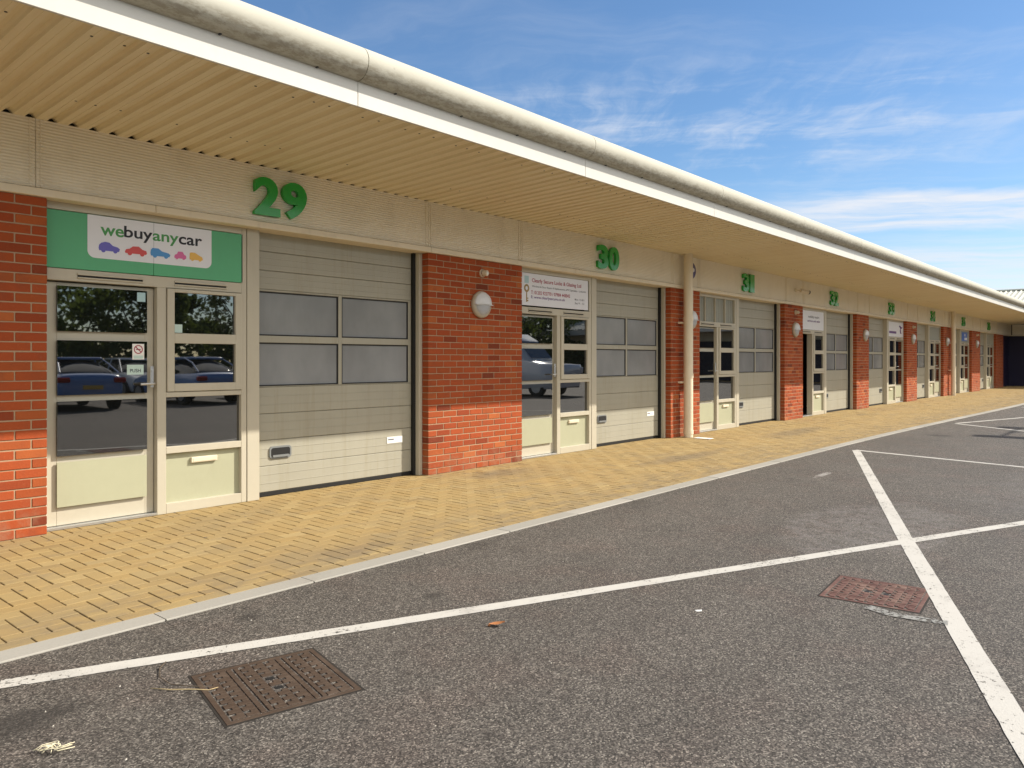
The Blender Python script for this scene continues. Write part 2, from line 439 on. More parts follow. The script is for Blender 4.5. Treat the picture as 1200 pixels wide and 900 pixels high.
while x < XE - .2:
    y = yk(x + .1); paver(x, x + .2, y, y + .10); x += .2
x = 0
jb = [(-4.5, .3, -.008), (-4.5, yk(0), -.008)]
bed = MB(); xs_ = [-4.5 + i * .5 for i in range(106)]
for a, b in zip(xs_[:-1], xs_[1:]):
    bed.poly([(a, yk(a), -.016), (b, yk(b), -.016), (b, .3, -.016), (a, .3, -.016)])
pave = pv.build('pavement', 'paver', fix=False); tag(pave, kind='structure')
tag(bed.build('pavement_bed', 'joint_sand'), kind='structure')
# raised walk in front of the far wing
wk = MB(); wk.box(45.9, 48.1, -30, -3.2, -.03, -.001); tag(wk.build('pavement_far', 'paver'), kind='structure')
kb = MB(); x = -4.6 + .05
while x < 45.8:
    x1 = x + .915; t = R.random()
    a0, a1 = yk(x), yk(x1)
    x0_, x1_ = x + .003, x1 - .003
    z = R.gauss(0, .001)
    c = .005
    top = [(x0_, a0 - .004, z), (x1_, a1 - .004, z), (x1_, a1 - .145, z), (x0_, a0 - .145, z)]
    kb.poly(top, 0, t)
    kb.poly([(x0_, a0 - .145, z), (x1_, a1 - .145, z), (x1_, a1 - .145 - c, z - c), (x0_, a0 - .145 - c, z - c)], 0, t)
    kb.poly([(x0_, a0 - .145 - c, z - c), (x1_, a1 - .145 - c, z - c), (x1_, a1 - .16, -.05), (x0_, a0 - .16, -.05)], 0, t)
    kb.poly([(x0_, a0 - .004, z), (x0_, a0 - .145, z), (x0_, a0 - .157, z - c), (x0_, a0 - .157, -.05), (x0_, a0 - .004, -.05)], 0, t)
    kb.poly([(x1_, a1 - .004, z), (x1_, a1 - .145, z), (x1_, a1 - .157, z - c), (x1_, a1 - .157, -.05), (x1_, a1 - .004, -.05)], 0, t)
    x = x1
tag(kb.build('kerb', 'concrete'), kind='structure')

# painted lines
ln_z = [RZ + .003]
def line(pts, w, mat='line_paint', name='road_marking'):
    mb = MB(); P = [Vector((a, b, 0)) for a, b in pts]; L = []; Rr = []
    tot = []
    for a, b in zip(P[:-1], P[1:]):
        n = max(1, int((b - a).length / .08))
        for i in range(n): tot.append(a.lerp(b, i / n))
    tot.append(P[-1])
    for i, q in enumerate(tot):
        d = (tot[min(i + 1, len(tot) - 1)] - tot[max(i - 1, 0)]).normalized(); nn = Vector((-d.y, d.x, 0))
        L.append(q + nn * (w / 2 + R.gauss(0, .0010))); Rr.append(q - nn * (w / 2 + R.gauss(0, .0010)))
    z = ln_z[0]; ln_z[0] += .0003
    for i in range(len(tot) - 1):
        mb.poly([(L[i].x, L[i].y, z), (Rr[i].x, Rr[i].y, z), (Rr[i + 1].x, Rr[i + 1].y, z), (L[i + 1].x, L[i + 1].y, z)])
    o = mb.build(name, mat); tag(o, kind='structure'); return o
line([(-.6, -2.28 - .0), (1.03, -2.91), (4.7, -4.44), (7.68, -5.68), (11.4, -7.25)][1:], .10)
line([(12.2, -2.98), (6.42, -5.08), (3.41, -6.20), (1.2, -7.05)], .11)
line([(12.22, -2.96), (11.68, -5.18), (11.3, -7.4)], .10)
line([(18.72, -3.05), (17.58, -4.43), (15.2, -7.4)], .10)
line([(18.8, -3.05), (21.78, -3.9), (27, -5.4)], .10)
line([(26.4, -3.25), (27.5, -4.2), (29, -6.2)], .10)
line([(4.50, -5.36), (4.45, -5.50), (4.49, -5.76)], .075, 'old_paint')

# inspection covers
def cover(name, quad, mats, label, rows, slots):
    P = [Vector((a, b, 0)) for a, b in quad]; c = sum(P, Vector()) / 4
    ux = ((P[1] - P[0]) + (P[2] - P[3])).normalized(); uy = Vector((-ux.y, ux.x, 0))
    w = ((P[1] - P[0]).length + (P[2] - P[3]).length) / 4; h = ((P[3] - P[0]).length + (P[2] - P[1]).length) / 4
    root = empty(name, (c.x, c.y, RZ), label, 'manhole cover'); root.rotation_euler.z = math.atan2(ux.y, ux.x)
    fr = MB(); f = .022
    for (a, b, d, e) in ((-w, w, -h, -h + f), (-w, w, h - f, h), (-w, -w + f, -h + f, h - f), (w - f, w, -h + f, h - f)):
        fr.box(a, b, d, e, -.03, .003, 0, .001)
    for (a, b, d, e) in ((-w - .011, w + .011, -h - .011, -h), (-w - .011, w + .011, h, h + .011), (-w - .011, -w, -h, h), (w, w + .011, -h, h)): fr.box(a, b, d, e, -.03, .0012, 1)
    fr.build('frame', [mats, 'pit_dirt'], root, loc=(0, 0, 0))
    pl = MB(); W, H = w - f - .006, h - f - .006
    pl.box(-W, W, -H, H, -.03, -.006, 1)
    n = rows; sx_, sy_ = 2 * W / n, 2 * H / n; rngc = random.Random(rows)
    for i in range(n):
        for j in range(n):
            x0, y0 = -W + i * sx_, -H + j * sy_; g_ = .0018
            if i in slots:
                pl.box(x0 + g_, x0 + sx_ * .44, y0 + g_, y0 + sy_ - g_, -.004, .004, 0, .0015); pl.box(x0 + sx_ * .60, x0 + sx_ - g_, y0 + g_, y0 + sy_ - g_, -.004, .004, 0, .0015); continue
            if (i, j) in ((n // 2, n // 3), (n // 2, n - 1 - n // 3)):
                continue
            q_ = .44 if (i + j) % 2 else .36
            pl.box(x0 + g_, x0 + sx_ - g_, y0 + g_, y0 + sy_ * (1 - q_), -.004, .004 + rngc.gauss(0, .0005), 0, .0015)
            pl.box(x0 + sx_ * .46, x0 + sx_ - g_, y0 + sy_ * (1 - q_) + g_, y0 + sy_ - g_, -.004, .004 + rngc.gauss(0, .0005), 0, .0015)
    pl.build('lid', [mats, 'pit_dirt'], root, loc=(0, 0, 0))
    for j in (n // 3, n - 1 - n // 3):
        kh = MB()
        x0, y0 = -W + (n // 2) * sx_, -H + j * sy_
        kh.box(x0 + .01, x0 + sx_ - .01, y0 + .014, y0 + sy_ - .014, -.004, .0015)
        kh.build('keyhole', 'black_rubber', root, loc=(0, 0, 0))
    return root
cover('manhole_cover', [(1.58, -3.43), (2.10, -3.56), (2.03, -4.10), (1.49, -3.98)][::-1], 'rust_iron', 'brown rusty square inspection cover beside the long white line, with a straw lying on it', 9, (2, 6))
cover('manhole_cover', [(4.53, -5.09), (5.05, -5.04), (5.09, -5.56), (4.58, -5.60)][::-1], 'red_iron', 'reddish square inspection cover with two long slots near the crossing of the white lines', 9, (1, 7))

# litter
def strand(mb, pts, r): mb.tube(pts, r, 5, 0)
sb = MB(); z0 = RZ + .004
for q in range(9):
    a0 = R.uniform(0, 6.28); pts = []; cx, cy = .985 + R.gauss(0, .006), -3.69 + R.gauss(0, .006)
    for i in range(9):
        t = i / 8; pts.append((cx + math.cos(a0 + t * R.uniform(1, 4)) * .045 * (t + .2) * R.uniform(.6, 1.3), cy + math.sin(a0 + t * 2.2) * .035 * (t + .2) * R.uniform(.6, 1.3), z0 + .004 + .012 * math.sin(t * 3.1)))
    strand(sb, pts, .0017)
tag(sb.build('string_tangle', 'string_fibre', smooth='all'), 'small tangle of pale string lying on the asphalt at bottom left', 'string')
st = MB(); strand(st, [(1.60, -3.20, z0), (1.545, -3.26, z0 + .003), (1.50, -3.36, z0 + .004), (1.495, -3.47, z0 + .006), (1.53, -3.56, z0 + .012), (1.58, -3.63, z0 + .014)], [.0025, .0025, .002, .002, .002, .001])
tag(st.build('dry_stem', 'bark', smooth='all'), 'thin dark curved stem lying between the white line and the rusty cover', 'twig')
st = MB(); strand(st, [(1.43, -3.43, z0), (1.47, -3.51, z0 + .003), (1.53, -3.60, z0 + .010), (1.565, -3.66, z0 + .013), (1.60, -3.67, z0 + .016)], [.002, .0025, .0025, .002, .001])
tag(st.build('straw', 'dry_straw', smooth='all'), 'pale straw lying across the corner of the rusty cover', 'straw')
lf = MB()
for i in range(6):
    a, b = i / 6, (i + 1) / 6; wf = lambda t: .017 * math.sin(PI * min(max(t, .08), .94)); zf = lambda t: z0 + .004 + .012 * t * t
    P = lambda t, s: (2.905 + .055 * t + s * wf(t) * .8, -3.985 - .06 * t + s * wf(t), zf(t) + abs(s) * .006)
    lf.poly([P(a, -1), P(b, -1), P(b, 0), P(a, 0)]); lf.poly([P(a, 0), P(b, 0), P(b, 1), P(a, 1)])
lf.box(2.90, 2.91, -3.99, -3.98, z0 - .002, z0 + .004)
tag(lf.build('fallen_leaf', 'orange_leaf'), 'curled orange brown leaf alone on the asphalt below the long white line', 'leaf')
lf = MB(); lf.poly([(3.805, -4.688, z0), (3.82, -4.71, z0 + .003), (3.832, -4.705, z0 + .008), (3.818, -4.682, z0 + .005)]); lf.poly([(3.805, -4.688, z0), (3.818, -4.682, z0 + .005), (3.814, -4.67, z0 + .002)])
tag(lf.build('paper_scrap', 'paper'), 'tiny white scrap on the open asphalt left of the reddish cover', 'scrap')
pp = MB(); pp.box(12.14, 12.32, -.60, -.30, .004, .010, 0, .002); pp.box(12.15, 12.31, -.58, -.57, .010, .0125)
tag(pp.build('paper_strip', 'paper'), 'white card lying on the paving near the foot of the nearer downpipe', 'card')
gr = MB()
for i in range(300):
    x, y = R.uniform(.6, 9), R.uniform(-6.2, -2.9); s_ = R.uniform(.002, .006); a = R.uniform(0, 6.3)
    ca, sa = math.cos(a) * s_, math.sin(a) * s_
    top = (x, y, RZ + .003 + s_ * .5); q = [(x + ca, y + sa, RZ), (x - sa * .6, y + ca * .6, RZ), (x - ca, y - sa, RZ), (x + sa * .6, y - ca * .6, RZ)]
    for j in range(4): gr.poly([q[j], q[(j + 1) % 4], top])
tag(gr.build('grit', 'grit_white'), 'scattered pale grit and crumbs on the asphalt', 'grit', kind='stuff')

# ------------------------------------------------------------------ the terrace
T = empty('business_unit_terrace', (2.15, 0, 0), 'long low brick terrace of business units with cream cladding and deep overhanging eaves', 'building')
H_L = 2.625         # underside of the lintel trim
def pier(x0, x1, name='brick_pier'):
    mo = MB(); mo.box(x0 + .005, x1 - .005, .005, .32, -.02, H_L, 0)
    pb = MB(); rng = random.Random(int(x0 * 100))
    for cse in range(35):
        z0_ = cse * .075 + .005; z1_ = z0_ + .065
        x = x0 - (.1125 if cse % 2 else 0.); lst = []
        # bond is set out from the right hand corner
        xr = x1; first = .1025 if cse % 2 else .215
        while xr > x0 + .01:
            xl = max(x0, xr - first); 
            if xl - x0 < .04: xl = x0
            lst.append((xl, xr)); xr = xl - .010; first = .215
        for (a, b) in lst:
            if b - a < .012: continue
            t = min(max(rng.gauss(.5, .27), 0), 1); e = rng.gauss(0, .0012)
            pb.box(a, b, e, .30, z0_ + rng.gauss(0, .0006), z1_ + rng.gauss(0, .0006), 0, .0035, t)
    p_ = mo.build(name, 'mortar', T); pb.build('brick_face', 'brick', p_)
    return p_

def unit(x0, x1, mir, sign=False, blinds=False, open_=False, stickers=False, rsticker=False):
    W = x1 - x0
    X = (lambda s: x1 - s) if mir else (lambda s: x0 + s)
    # ---- fixed frame
    fr = MB(); c = .003
    def fb(s0, s1, z0_, z1_, y0=.10, y1=.175, m=fr, mat=0): m.box(X(s0), X(s1), y0, y1, z0_, z1_, mat, c)
    fb(0, .03, 0, H_L, .10, .235); fb(.90, .98, 0, 2.0, .10, .235); fb(1.70, 1.755, .0, H_L); fb(1.76, 1.89, 0, H_L, .095, .24)
    fb(.03, 1.70, 2.0, 2.095, .098, .235); fb(.03, 1.70, 2.565, H_L)
    fb(.98, 1.70, 1.03, 1.075); fb(.98, 1.70, .53, .59); fb(.98, 1.70, 0, .09)
    fr.box(X(.03), X(.90), .10, .235, .0, .022, 1, .002)
    for (a, b) in ((.25, .78), (1.05, 1.55)): fr.box(X(a), X(b), .084, .10, 2.052, 2.066, 0, .002); fr.box(X(a), X(b), .084, .10, 2.024, 2.036, 0, .002); fr.box(X(a + .005), X(b - .005), .0965, .099, 2.036, 2.052, 2)
    F = fr.build('entrance_frame', ['cream_frame', 'aluminium', 'black_rubber'], T)
    def quad(name, s0, s1, z0_, z1_, y, mat, par, th=.012):
        m_ = MB(); m_.box(X(s0), X(s1), y, y + th, z0_, z1_); return m_.build(name, mat, par)
    quad('glass_pane', .98, 1.70, .585, 1.035, .142, 'glass', F)
    pn = quad('sage_panel', .98, 1.70, .085, .535, .145, 'sage_panel', F)
    lb = MB(); lb.box(X(1.22), X(1.47), .118, .146, .425, .475, 0, .004); lb.box(X(1.235), X(1.455), .1155, .119, .434, .466, 0, .002); lb.build('letterbox', 'cream_trim', F)
    if not sign:
        if blinds:
            b_ = MB(); b_.box(X(.03), X(1.70), .15, .16, 2.09, 2.57)
            n = 16
            for i in range(n): b_.box(X(.04 + i * .104), X(.04 + i * .104 + .096), .144, .15, 2.095, 2.565, 0, .002)
            b_.build('over_panel', 'blind', F)
            for i in range(1, 4):
                gl = MB(); gl.box(X(.03 + i * .4175 - .012), X(.03 + i * .4175 + .012), .105, .145, 2.095, 2.565, 0, .002)
                gl.build('glazing_bar', 'cream_frame', F)
        else:
            b_ = MB(); b_.box(X(.03), X(1.70), .14, .155, 2.09, 2.57); b_.build('over_panel', 'blind', F)
    # ---- opening casement beside the door
    cs = MB()
    for (a, b, z0_, z1_) in ((.985, 1.05, 1.08, 1.995), (1.635, 1.698, 1.08, 1.995), (1.05, 1.635, 1.965, 1.995), (1.05, 1.635, 1.51, 1.60), (1.05, 1.635, 1.08, 1.15)):
        fb(a, b, z0_, z1_, .085, .15, cs)
    CSM = cs.build('casement', 'cream_frame', T)
    quad('glass_pane', 1.045, 1.64, 1.595, 1.97, .112, 'glass', CSM); quad('glass_pane', 1.045, 1.64, 1.145, 1.515, .112, 'glass', CSM)
    # ---- door leaf
    ang = (1 if mir else -1) * math.radians(-62) if open_ else 0.
    piv = Vector((X(.035), .12, 0))
    lv = MB()
    for (a, b, z0_, z1_) in ((.035, .12, .025, 1.99), (.82, .895, .025, 1.99), (.12, .82, 1.955, 1.99), (.12, .82, 1.515, 1.60), (.12, .82, 1.02, 1.08), (.12, .82, .53, .59), (.12, .82, .025, .18)):
        lv.box(X(a), X(b), .112, .162, z0_, z1_, 0, c)
    kids = []
    for (z0_, z1_) in ((1.595, 1.96), (1.075, 1.52), (.585, 1.025)):
        m_ = MB(); m_.box(X(.115), X(.825), .128, .145, z0_, z1_); kids.append(('glass_pane', m_, 'glass'))
    m_ = MB(); m_.box(X(.115), X(.825), .132, .145, .175, .535); kids.append(('sage_panel', m_, 'sage_panel'))
    h_ = MB(); h_.tube([(X(.86), .112, 1.155), (X(.86), .062, 1.155), (X(.85), .056, 1.155), (X(.74), .056, 1.152)], .010, 8); h_.box(X(.845), X(.875), .105, .112, 1.12, 1.31, 0, .003); h_.tube([(X(.86), .105, 1.27), (X(.86), .098, 1.27)], .012, 8)
    kids.append(('door_handle', h_, 'aluminium'))
    rot = Matrix.Translation(piv) @ Matrix.Rotation(ang, 4, 'Z') @ Matrix.Translation(-piv)
    def apply(mb):
        if open_: mb.v = [tuple(rot @ Vector(v)) for v in mb.v]
        return mb
    LEAF = apply(lv).build('entrance_door', 'cream_frame', T)
    LEAF.location.y += .048
    if open_: LEAF['label'] = 'entrance door standing open into the dark unit'
    for nme, mb, mt in kids: apply(mb).build(nme, mt, LEAF, smooth=(nme == 'door_handle'))
    if stickers:
        s1 = MB(); s1.box(X(.70), X(.80), .1265, .128, 1.365, 1.50); S = s1.build('no_smoking_sticker', 'paper', LEAF)
        s2 = MB(); rr = .036; cx, cz = X(.75), 1.452
        s2.lathe([(.030, .0005), (.030, .0012), (.038, .0012), (.038, .0005)], cx, cz, .1265, 24)
        u = Vector((.7, 0, -.7)); 
        s2.poly([(cx - .026, .1258, cz + .020), (cx - .020, .1258, cz + .026), (cx + .026, .1258, cz - .020), (cx + .020, .1258, cz - .026)])
        s2.box(cx - .02, cx + .02, .1258, .1263, cz - .004, cz + .004)
        o = s2.build('no_smoking_sticker', 'ink_red', LEAF)
        g1 = MB(); g1.box(X(.71), X(.79), .1258, .1264, 1.372, 1.40); g1.build('no_smoking_sticker', 'pale_label', LEAF)
        p1 = MB(); p1.box(X(.655), X(.795), .1265, .128, 1.235, 1.32); p1.build('push_sticker', 'pale_label', LEAF)
        text('push_sticker', 'PUSH', X(.68), X(.77), 1.255, 1.285, .1262, 'ink_black', LEAF, .0004, .01)
        q = MB(); q.box(X(.74), X(.81), .1265, .128, 1.865, 1.945); q.build('window_sticker', 'pale_blue', LEAF)
        q = MB(); q.box(X(1.055), X(1.13), .1105, .112, 1.605, 1.68); q.build('window_sticker', 'pale_label', CSM)
    # ---- roller door
    r0, r1 = 1.87, W - .055
    rd = MB(); Y = .205
    def slab(z0_, z1_, n, mat=0):
        hh = (z1_ - z0_) / n
        for i in range(n):
            a, b = z0_ + i * hh, z0_ + (i + 1) * hh
            rd.box(X(r0), X(r1), Y, Y + .04, a + .0018, b - .0018, mat, .004)
            for q in (1, 2): rd.box(X(r0), X(r1), Y - .0025, Y, a + hh * (q / 3) - .0035, a + hh * (q / 3) + .0035, mat, .0015)
    slab(.045, .56, 2); slab(.56, 1.09, 2); slab(2.065, 2.63, 3)
    p0, p1, p2, p3 = r0 + .075, (r0 + r1) / 2 - .02, (r0 + r1) / 2 + .025, r1 - .075
    for (a, b, z0_, z1_) in ((r0, p0, 1.09, 2.065), (p1, p2, 1.09, 2.065), (p3, r1, 1.09, 2.065), (p0, p1, 1.535, 1.605), (p2, p3, 1.535, 1.605), (p0, p1, 1.09, 1.10), (p2, p3, 1.09, 1.10), (p0, p1, 2.045, 2.065), (p2, p3, 2.045, 2.065)):
        rd.box(X(a), X(b), Y, Y + .04, z0_ + .001, z1_ - .001, 0, .003)
    rd.box(X(r0), X(r1), Y + .004, Y + .03, 0, .045, 1, .004)
    rd.box(X(r1 - .035), X(r1 + .01), Y - .045, Y - .003, 0, H_L, 1)
    RD = rd.build('roller_door', ['roller_paint', 'black_rubber'], T)
    for (a, b) in ((p0, p1), (p2, p3)):
        for (z0_, z1_) in ((1.10, 1.535), (1.605, 2.045)):
            w_ = MB(); w_.box(X(a) if not mir else X(b), X(b) if not mir else X(a), Y + .018, Y + .026, z0_, z1_)
            g_ = .012
            for (aa, bb, zz0, zz1) in ((a, b, z0_, z0_ + g_), (a, b, z1_ - g_, z1_), (a, a + g_, z0_ + g_, z1_ - g_), (b - g_, b, z0_ + g_, z1_ - g_)):
                w_.box(X(aa), X(bb), Y + .006, Y + .018, zz0, zz1, 1)
            w_.build('window_pane', ['twinwall', 'black_rubber'], RD)
    hd = MB(); hs_ = r0 + .19
    
    def rr4(a, b, z0_, z1_, r):
        a, b = min(X(a), X(b)), max(X(a), X(b)); p = []
        for (cx, cz, st_) in ((b - r, z1_ - r, 0), (a + r, z1_ - r, 1), (a + r, z0_ + r, 2), (b - r, z0_ + r, 3)):
            for i in range(6): an = PI / 2 * (st_ + i / 5); p.append((cx + r * math.cos(an), cz + r * math.sin(an)))
        return p
    hd.extrude(rr4(hs_, hs_ + .25, .37, .495, .035), Y - .014, Y - .0005, 1); hd.extrude(rr4(hs_ + .018, hs_ + .232, .388, .478, .022), Y - .0165, Y - .014, 0); hd.extrude(rr4(hs_ + .03, hs_ + .22, .385, .407, .01), Y - .026, Y - .0165, 1)
    hd.build('lift_handle', ['black_rubber', 'grey_plastic'], RD)
    if rsticker:
        s_ = MB(); s_.box(X(r1 - .40), X(r1 - .17), Y - .0045, Y - .003, .40, .475); s_.build('door_sticker', 'paper', RD)
        s_ = MB(); s_.box(X(r1 - .385), X(r1 - .30), Y - .0054, Y - .0047, .437, .452); s_.build('door_sticker', 'ink_grey', RD)
    # right or left jamb between roller and pier
    jb_ = MB(); jb_.box(X(r1 + .0), X(W - .002), .10, .26, 0, H_L, 0, .003); jb_.build('door_jamb', 'cream_frame', T)

UN = [(-3.1, .9, True), (2.15, 6.18, False), (7.89, 11.90, False), (12.97, 17.02, False), (18.13, 22.14, False), (23.24, 27.30, True), (28.60, 32.50, True), (34.05, 37.75, True), (39.60, 43.55, True)]
unit(*UN[0]); unit(*UN[1], sign=True, stickers=True, rsticker=True); unit(*UN[2], sign=True, rsticker=True); unit(*UN[3], blinds=True)
unit(*UN[4], sign=True, open_=True); unit(*UN[5], sign=True); unit(*UN[6]); unit(*UN[7], sign=True); unit(*UN[8], blinds=True)
edges = [(-4.3, -3.1)] + [(UN[i][1], UN[i + 1][0]) for i in range(8)] + [(43.55, 45.6)]
for a, b in edges: pier(a, b)

# lintel trim and cladding panels
lt = MB()
xs2 = [-4.3] + [x for x in (0.93, 2.98, 6.2, 9.05, 12.2, 15.0, 18.1, 21.2, 24.2, 27.3, 30.4, 33.5, 36.6, 39.7, 42.8)] + [48.]
for a, b in zip(xs2[:-1], xs2[1:]): lt.box(a + .0015, b - .0015, -.035, .30, H_L, H_L + .062, 0, .004)
lt.build('lintel', 'cream_trim', T)
dk = MB(); dk.box(-4.3, 48, .0, .12, H_L + .055, H_L + .072); dk.build('shadow_gap', 'black_rubber', T)
joints = [-4.3, -3.0, .85, 2.07, 6.18, 7.85, 11.95, 12.93, 17.08, 18.15, 22.2, 23.25, 27.4, 28.6, 32.6, 34.0, 37.8, 39.6, 43.6, 48.]
for a, b in zip(joints[:-1], joints[1:]):
    wp = MB(); wp.box(a + .0015, b - .0015, -.004, .05, H_L + .070, 3.225, 0, .003)
    for e in (a + .03, b - .045): wp.box(e, e + .018, -.012, -.004, H_L + .072, 3.222, 0, .002)
    wp.build('wall_panel', 'rib_panel', T)
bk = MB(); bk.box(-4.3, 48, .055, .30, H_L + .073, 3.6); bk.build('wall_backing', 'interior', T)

# soffit: profiled sheets running across, with screws
YF = -1.96; ZS0, ZS1 = 3.222, 3.282
sf = MB(); per = .152; prof = [(0., 0.), (.062, 0.), (.070, .018), (.086, .033), (.112, .033), (.128, .018), (.136, 0.)]
n = int(52.2 / per); px = []
for i in range(n):
    for (a, z) in prof: px.append((-4.3 + i * per + a, z))
    px.insert(len(px) - 6, (-4.3 + i * per + .028, 0.)); px.insert(len(px) - 6, (-4.3 + i * per + .031, .003)); px.insert(len(px) - 6, (-4.3 + i * per + .034, 0.))
px.append((-4.3 + n * per, 0.))
ys = [.03, YF + .012]
zf = lambda y: ZS0 + (ZS1 - ZS0) * (y / YF)
b0 = len(sf.v)
for y in ys:
    sf.v += [(x, y, z + zf(y)) for x, z in px]
L_ = len(px)
for i in range(L_ - 1):
    sf.f.append((b0 + i, b0 + i + 1, b0 + L_ + i + 1, b0 + L_ + i)); sf.m.append(0); sf.t.append(.5)
for i in range(n):
    for (yy, pr) in ((-1.80, .62), (-.62, .45)):
        if R.random() < pr and i < 220:
            x_ = -4.3 + i * per + .022 + R.uniform(0, .04); y_ = yy + R.gauss(0, .012); z_ = zf(y_)
            sf.tube([(x_, y_, z_ + .001), (x_, y_, z_ - .002)], .009, 8, 1)
SOF = sf.build('soffit', ['soffit_paint', 'dark_metal'], T, fix=False)

fa = MB(); zb = ZS1 - .006
x = -4.3
fj = [-4.3] + [3.62 + 2.95 * i for i in range(-2, 15)] + [48.]
for a, b in zip(fj[:-1], fj[1:]):
    fa.box(a + .0015, b - .0015, YF - .022, YF, zb, 3.60, 0, .003)
fa.build('fascia_board', 'white_board', T)
gu = MB(); GC = (YF - .026, 3.590); GR = .127
def gring(x, r): return [(x, GC[0] - r * math.cos(a), GC[1] + r * math.sin(a)) for a in [(-95 + 275 * j / 26) * PI / 180 for j in range(27)]]
def gseg(x0, x1, r):
    b = len(gu.v); gu.v += gring(x0, r) + gring(x1, r)
    for j in range(26): gu.f.append((b + j, b + j + 1, b + 27 + j + 1, b + 27 + j)); gu.m.append(0); gu.t.append(.5)
    gu.f.append(tuple(range(b, b + 27))); gu.f.append(tuple(range(b + 27, b + 54))); gu.m += [0, 0]; gu.t += [.5, .5]
for a, b in zip(fj[:-1], fj[1:]):
    gseg(a + .004, b - .004, GR)
    gseg(b - .012, b + .012, GR - .006)
    q = a + .35
    while q < b: gu.box(q, q + .016, YF - .045, YF - .022, GC[1] - GR - .006, GC[1] - GR + .010, 1, .002); q += .74
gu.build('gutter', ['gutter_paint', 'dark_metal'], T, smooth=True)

def sheet_roof(mb, xa, xb, y0, z0_, y1, z1_):
    nn = int((xb - xa) / .25)
    for i in range(nn):
        x_ = xa + i * .25
        pr = [(0, 0), (.15, 0), (.18, .035), (.22, .035), (.25, 0)]
        for (p_, q_) in zip(pr[:-1], pr[1:]):
            mb.poly([(x_ + p_[0], y0, z0_ + p_[1]), (x_ + q_[0], y0, z0_ + q_[1]), (x_ + q_[0], y1, z1_ + q_[1]), (x_ + p_[0], y1, z1_ + p_[1])])
rf = MB(); sheet_roof(rf, -4.3, 47., YF + .1, 3.62, 7., 5.4); sheet_roof(rf, -4.3, 47., 16., 3.62, 7., 5.4)
rf.build('roof', 'roof_sheet', T)
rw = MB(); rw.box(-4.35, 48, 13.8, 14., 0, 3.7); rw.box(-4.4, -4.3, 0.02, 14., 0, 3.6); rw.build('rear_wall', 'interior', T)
pt = MB()
for (x_) in (17.6, 22.7): pt.box(x_, x_ + .1, .32, 8, 0, 3.3)
pt.box(17.7, 22.7, 5., 5.1, 0, 3.3); pt.build('partition', 'interior', T)

# downpipes (part of the terrace)
def downpipe(xc):
    d = MB(); d.tube([(xc, -.14, .002), (xc, -.14, 3.30)], .082, 20); P = d.build('drainpipe', 'cream_trim', T, smooth=True)
    e = MB()
    for z in (.06, 1.05, 2.05): e.tube([(xc, -.14, z), (xc, -.14, z + .07)], .090, 20)
    e.build('pipe_collar', 'cream_trim', P, smooth=True)
    e = MB()
    for z in (.95, 2.0): e.box(xc - .12, xc + .12, -.06, .003, z, z + .035, 0, .003); e.tube([(xc - .1, -.03, z + .017), (xc - .1, -.09, z + .017)], .012, 8)
    e.build('pipe_bracket', 'cream_trim', P)
downpipe(12.27); downpipe(33.45)

# ---- dark recess at the inner corner and the far wing
nv = MB(); nv.box(45.6, 48., .12, .2, 0, H_L); 
for i in range(8): nv.box(45.62, 47.98, .112, .12, .02 + i * .325, .32 + i * .325, 0, .004)
nv.build('corner_shutter', 'navy_steel', T)
Wg = empty('far_wing', (48, -6, 0), 'far wing closing the terrace, dark navy shutters in shade under a pale sheet roof', 'building')
wv = MB(); wv.box(48, 48.25, -30, 8, 0, H_L); wv.box(48.06, 48.25, -30, 8, H_L, 3.75); wv.build('wing_wall', 'navy_steel', Wg)
for i in range(6):
    sh = MB(); y0 = -29 + i * 4.8
    for j in range(8): sh.box(47.965, 48., y0, y0 + 4., .02 + j * .325, .335 + j * .325, 0, .004)
    sh.build('wing_shutter', 'navy_steel', Wg)
wl = MB(); wl.box(47.96, 48.2, -30, -.04, H_L, H_L + .062, 0, .004); wl.build('wing_lintel', 'cream_trim', Wg)
wp = MB()
for i in range(8): wp.box(47.99, 48.2, -30 + i * 3.745, -30 + (i + 1) * 3.745 - .01, H_L + .07, 3.225, 0, .003)
wp.build('wing_panel', 'rib_panel', Wg)
ws = MB(); ws.box(46.04, 48.3, -30, YF - .03, 3.23, 3.26); ws.build('wing_soffit', 'soffit_paint', Wg)
wf = MB(); wf.box(46.02, 46.04, -30, YF - .03, 3.22, 3.60, 0, .003); wf.build('wing_fascia', 'white_board', Wg)
wr = MB()
for i in range(200):
    y_ = -30 + i * .25
    if y_ > 19: break
    pr = [(0, 0), (.13, 0), (.17, .05), (.21, .05), (.25, 0)]
    for (p_, q_) in zip(pr[:-1], pr[1:]):
        xa = 46.0 if y_ < YF else 47.02
        za = 3.62 + .25 * (xa - 46.)
        wr.poly([(xa, y_ + p_[0], za + p_[1]), (xa, y_ + q_[0], za + q_[1]), (53.2, y_ + q_[0], 5.42 + q_[1]), (53.2, y_ + p_[0], 5.42 + p_[1])])
        wr.poly([(60.4, y_ + p_[0], 3.62 + p_[1]), (60.4, y_ + q_[0], 3.62 + q_[1]), (53.2, y_ + q_[0], 5.42 + q_[1]), (53.2, y_ + p_[0], 5.42 + p_[1])])
wr.box(53.05, 53.35, -30, 19, 5.42, 5.50)
WR = wr.build('wing_roof', 'roof_sheet', Wg)

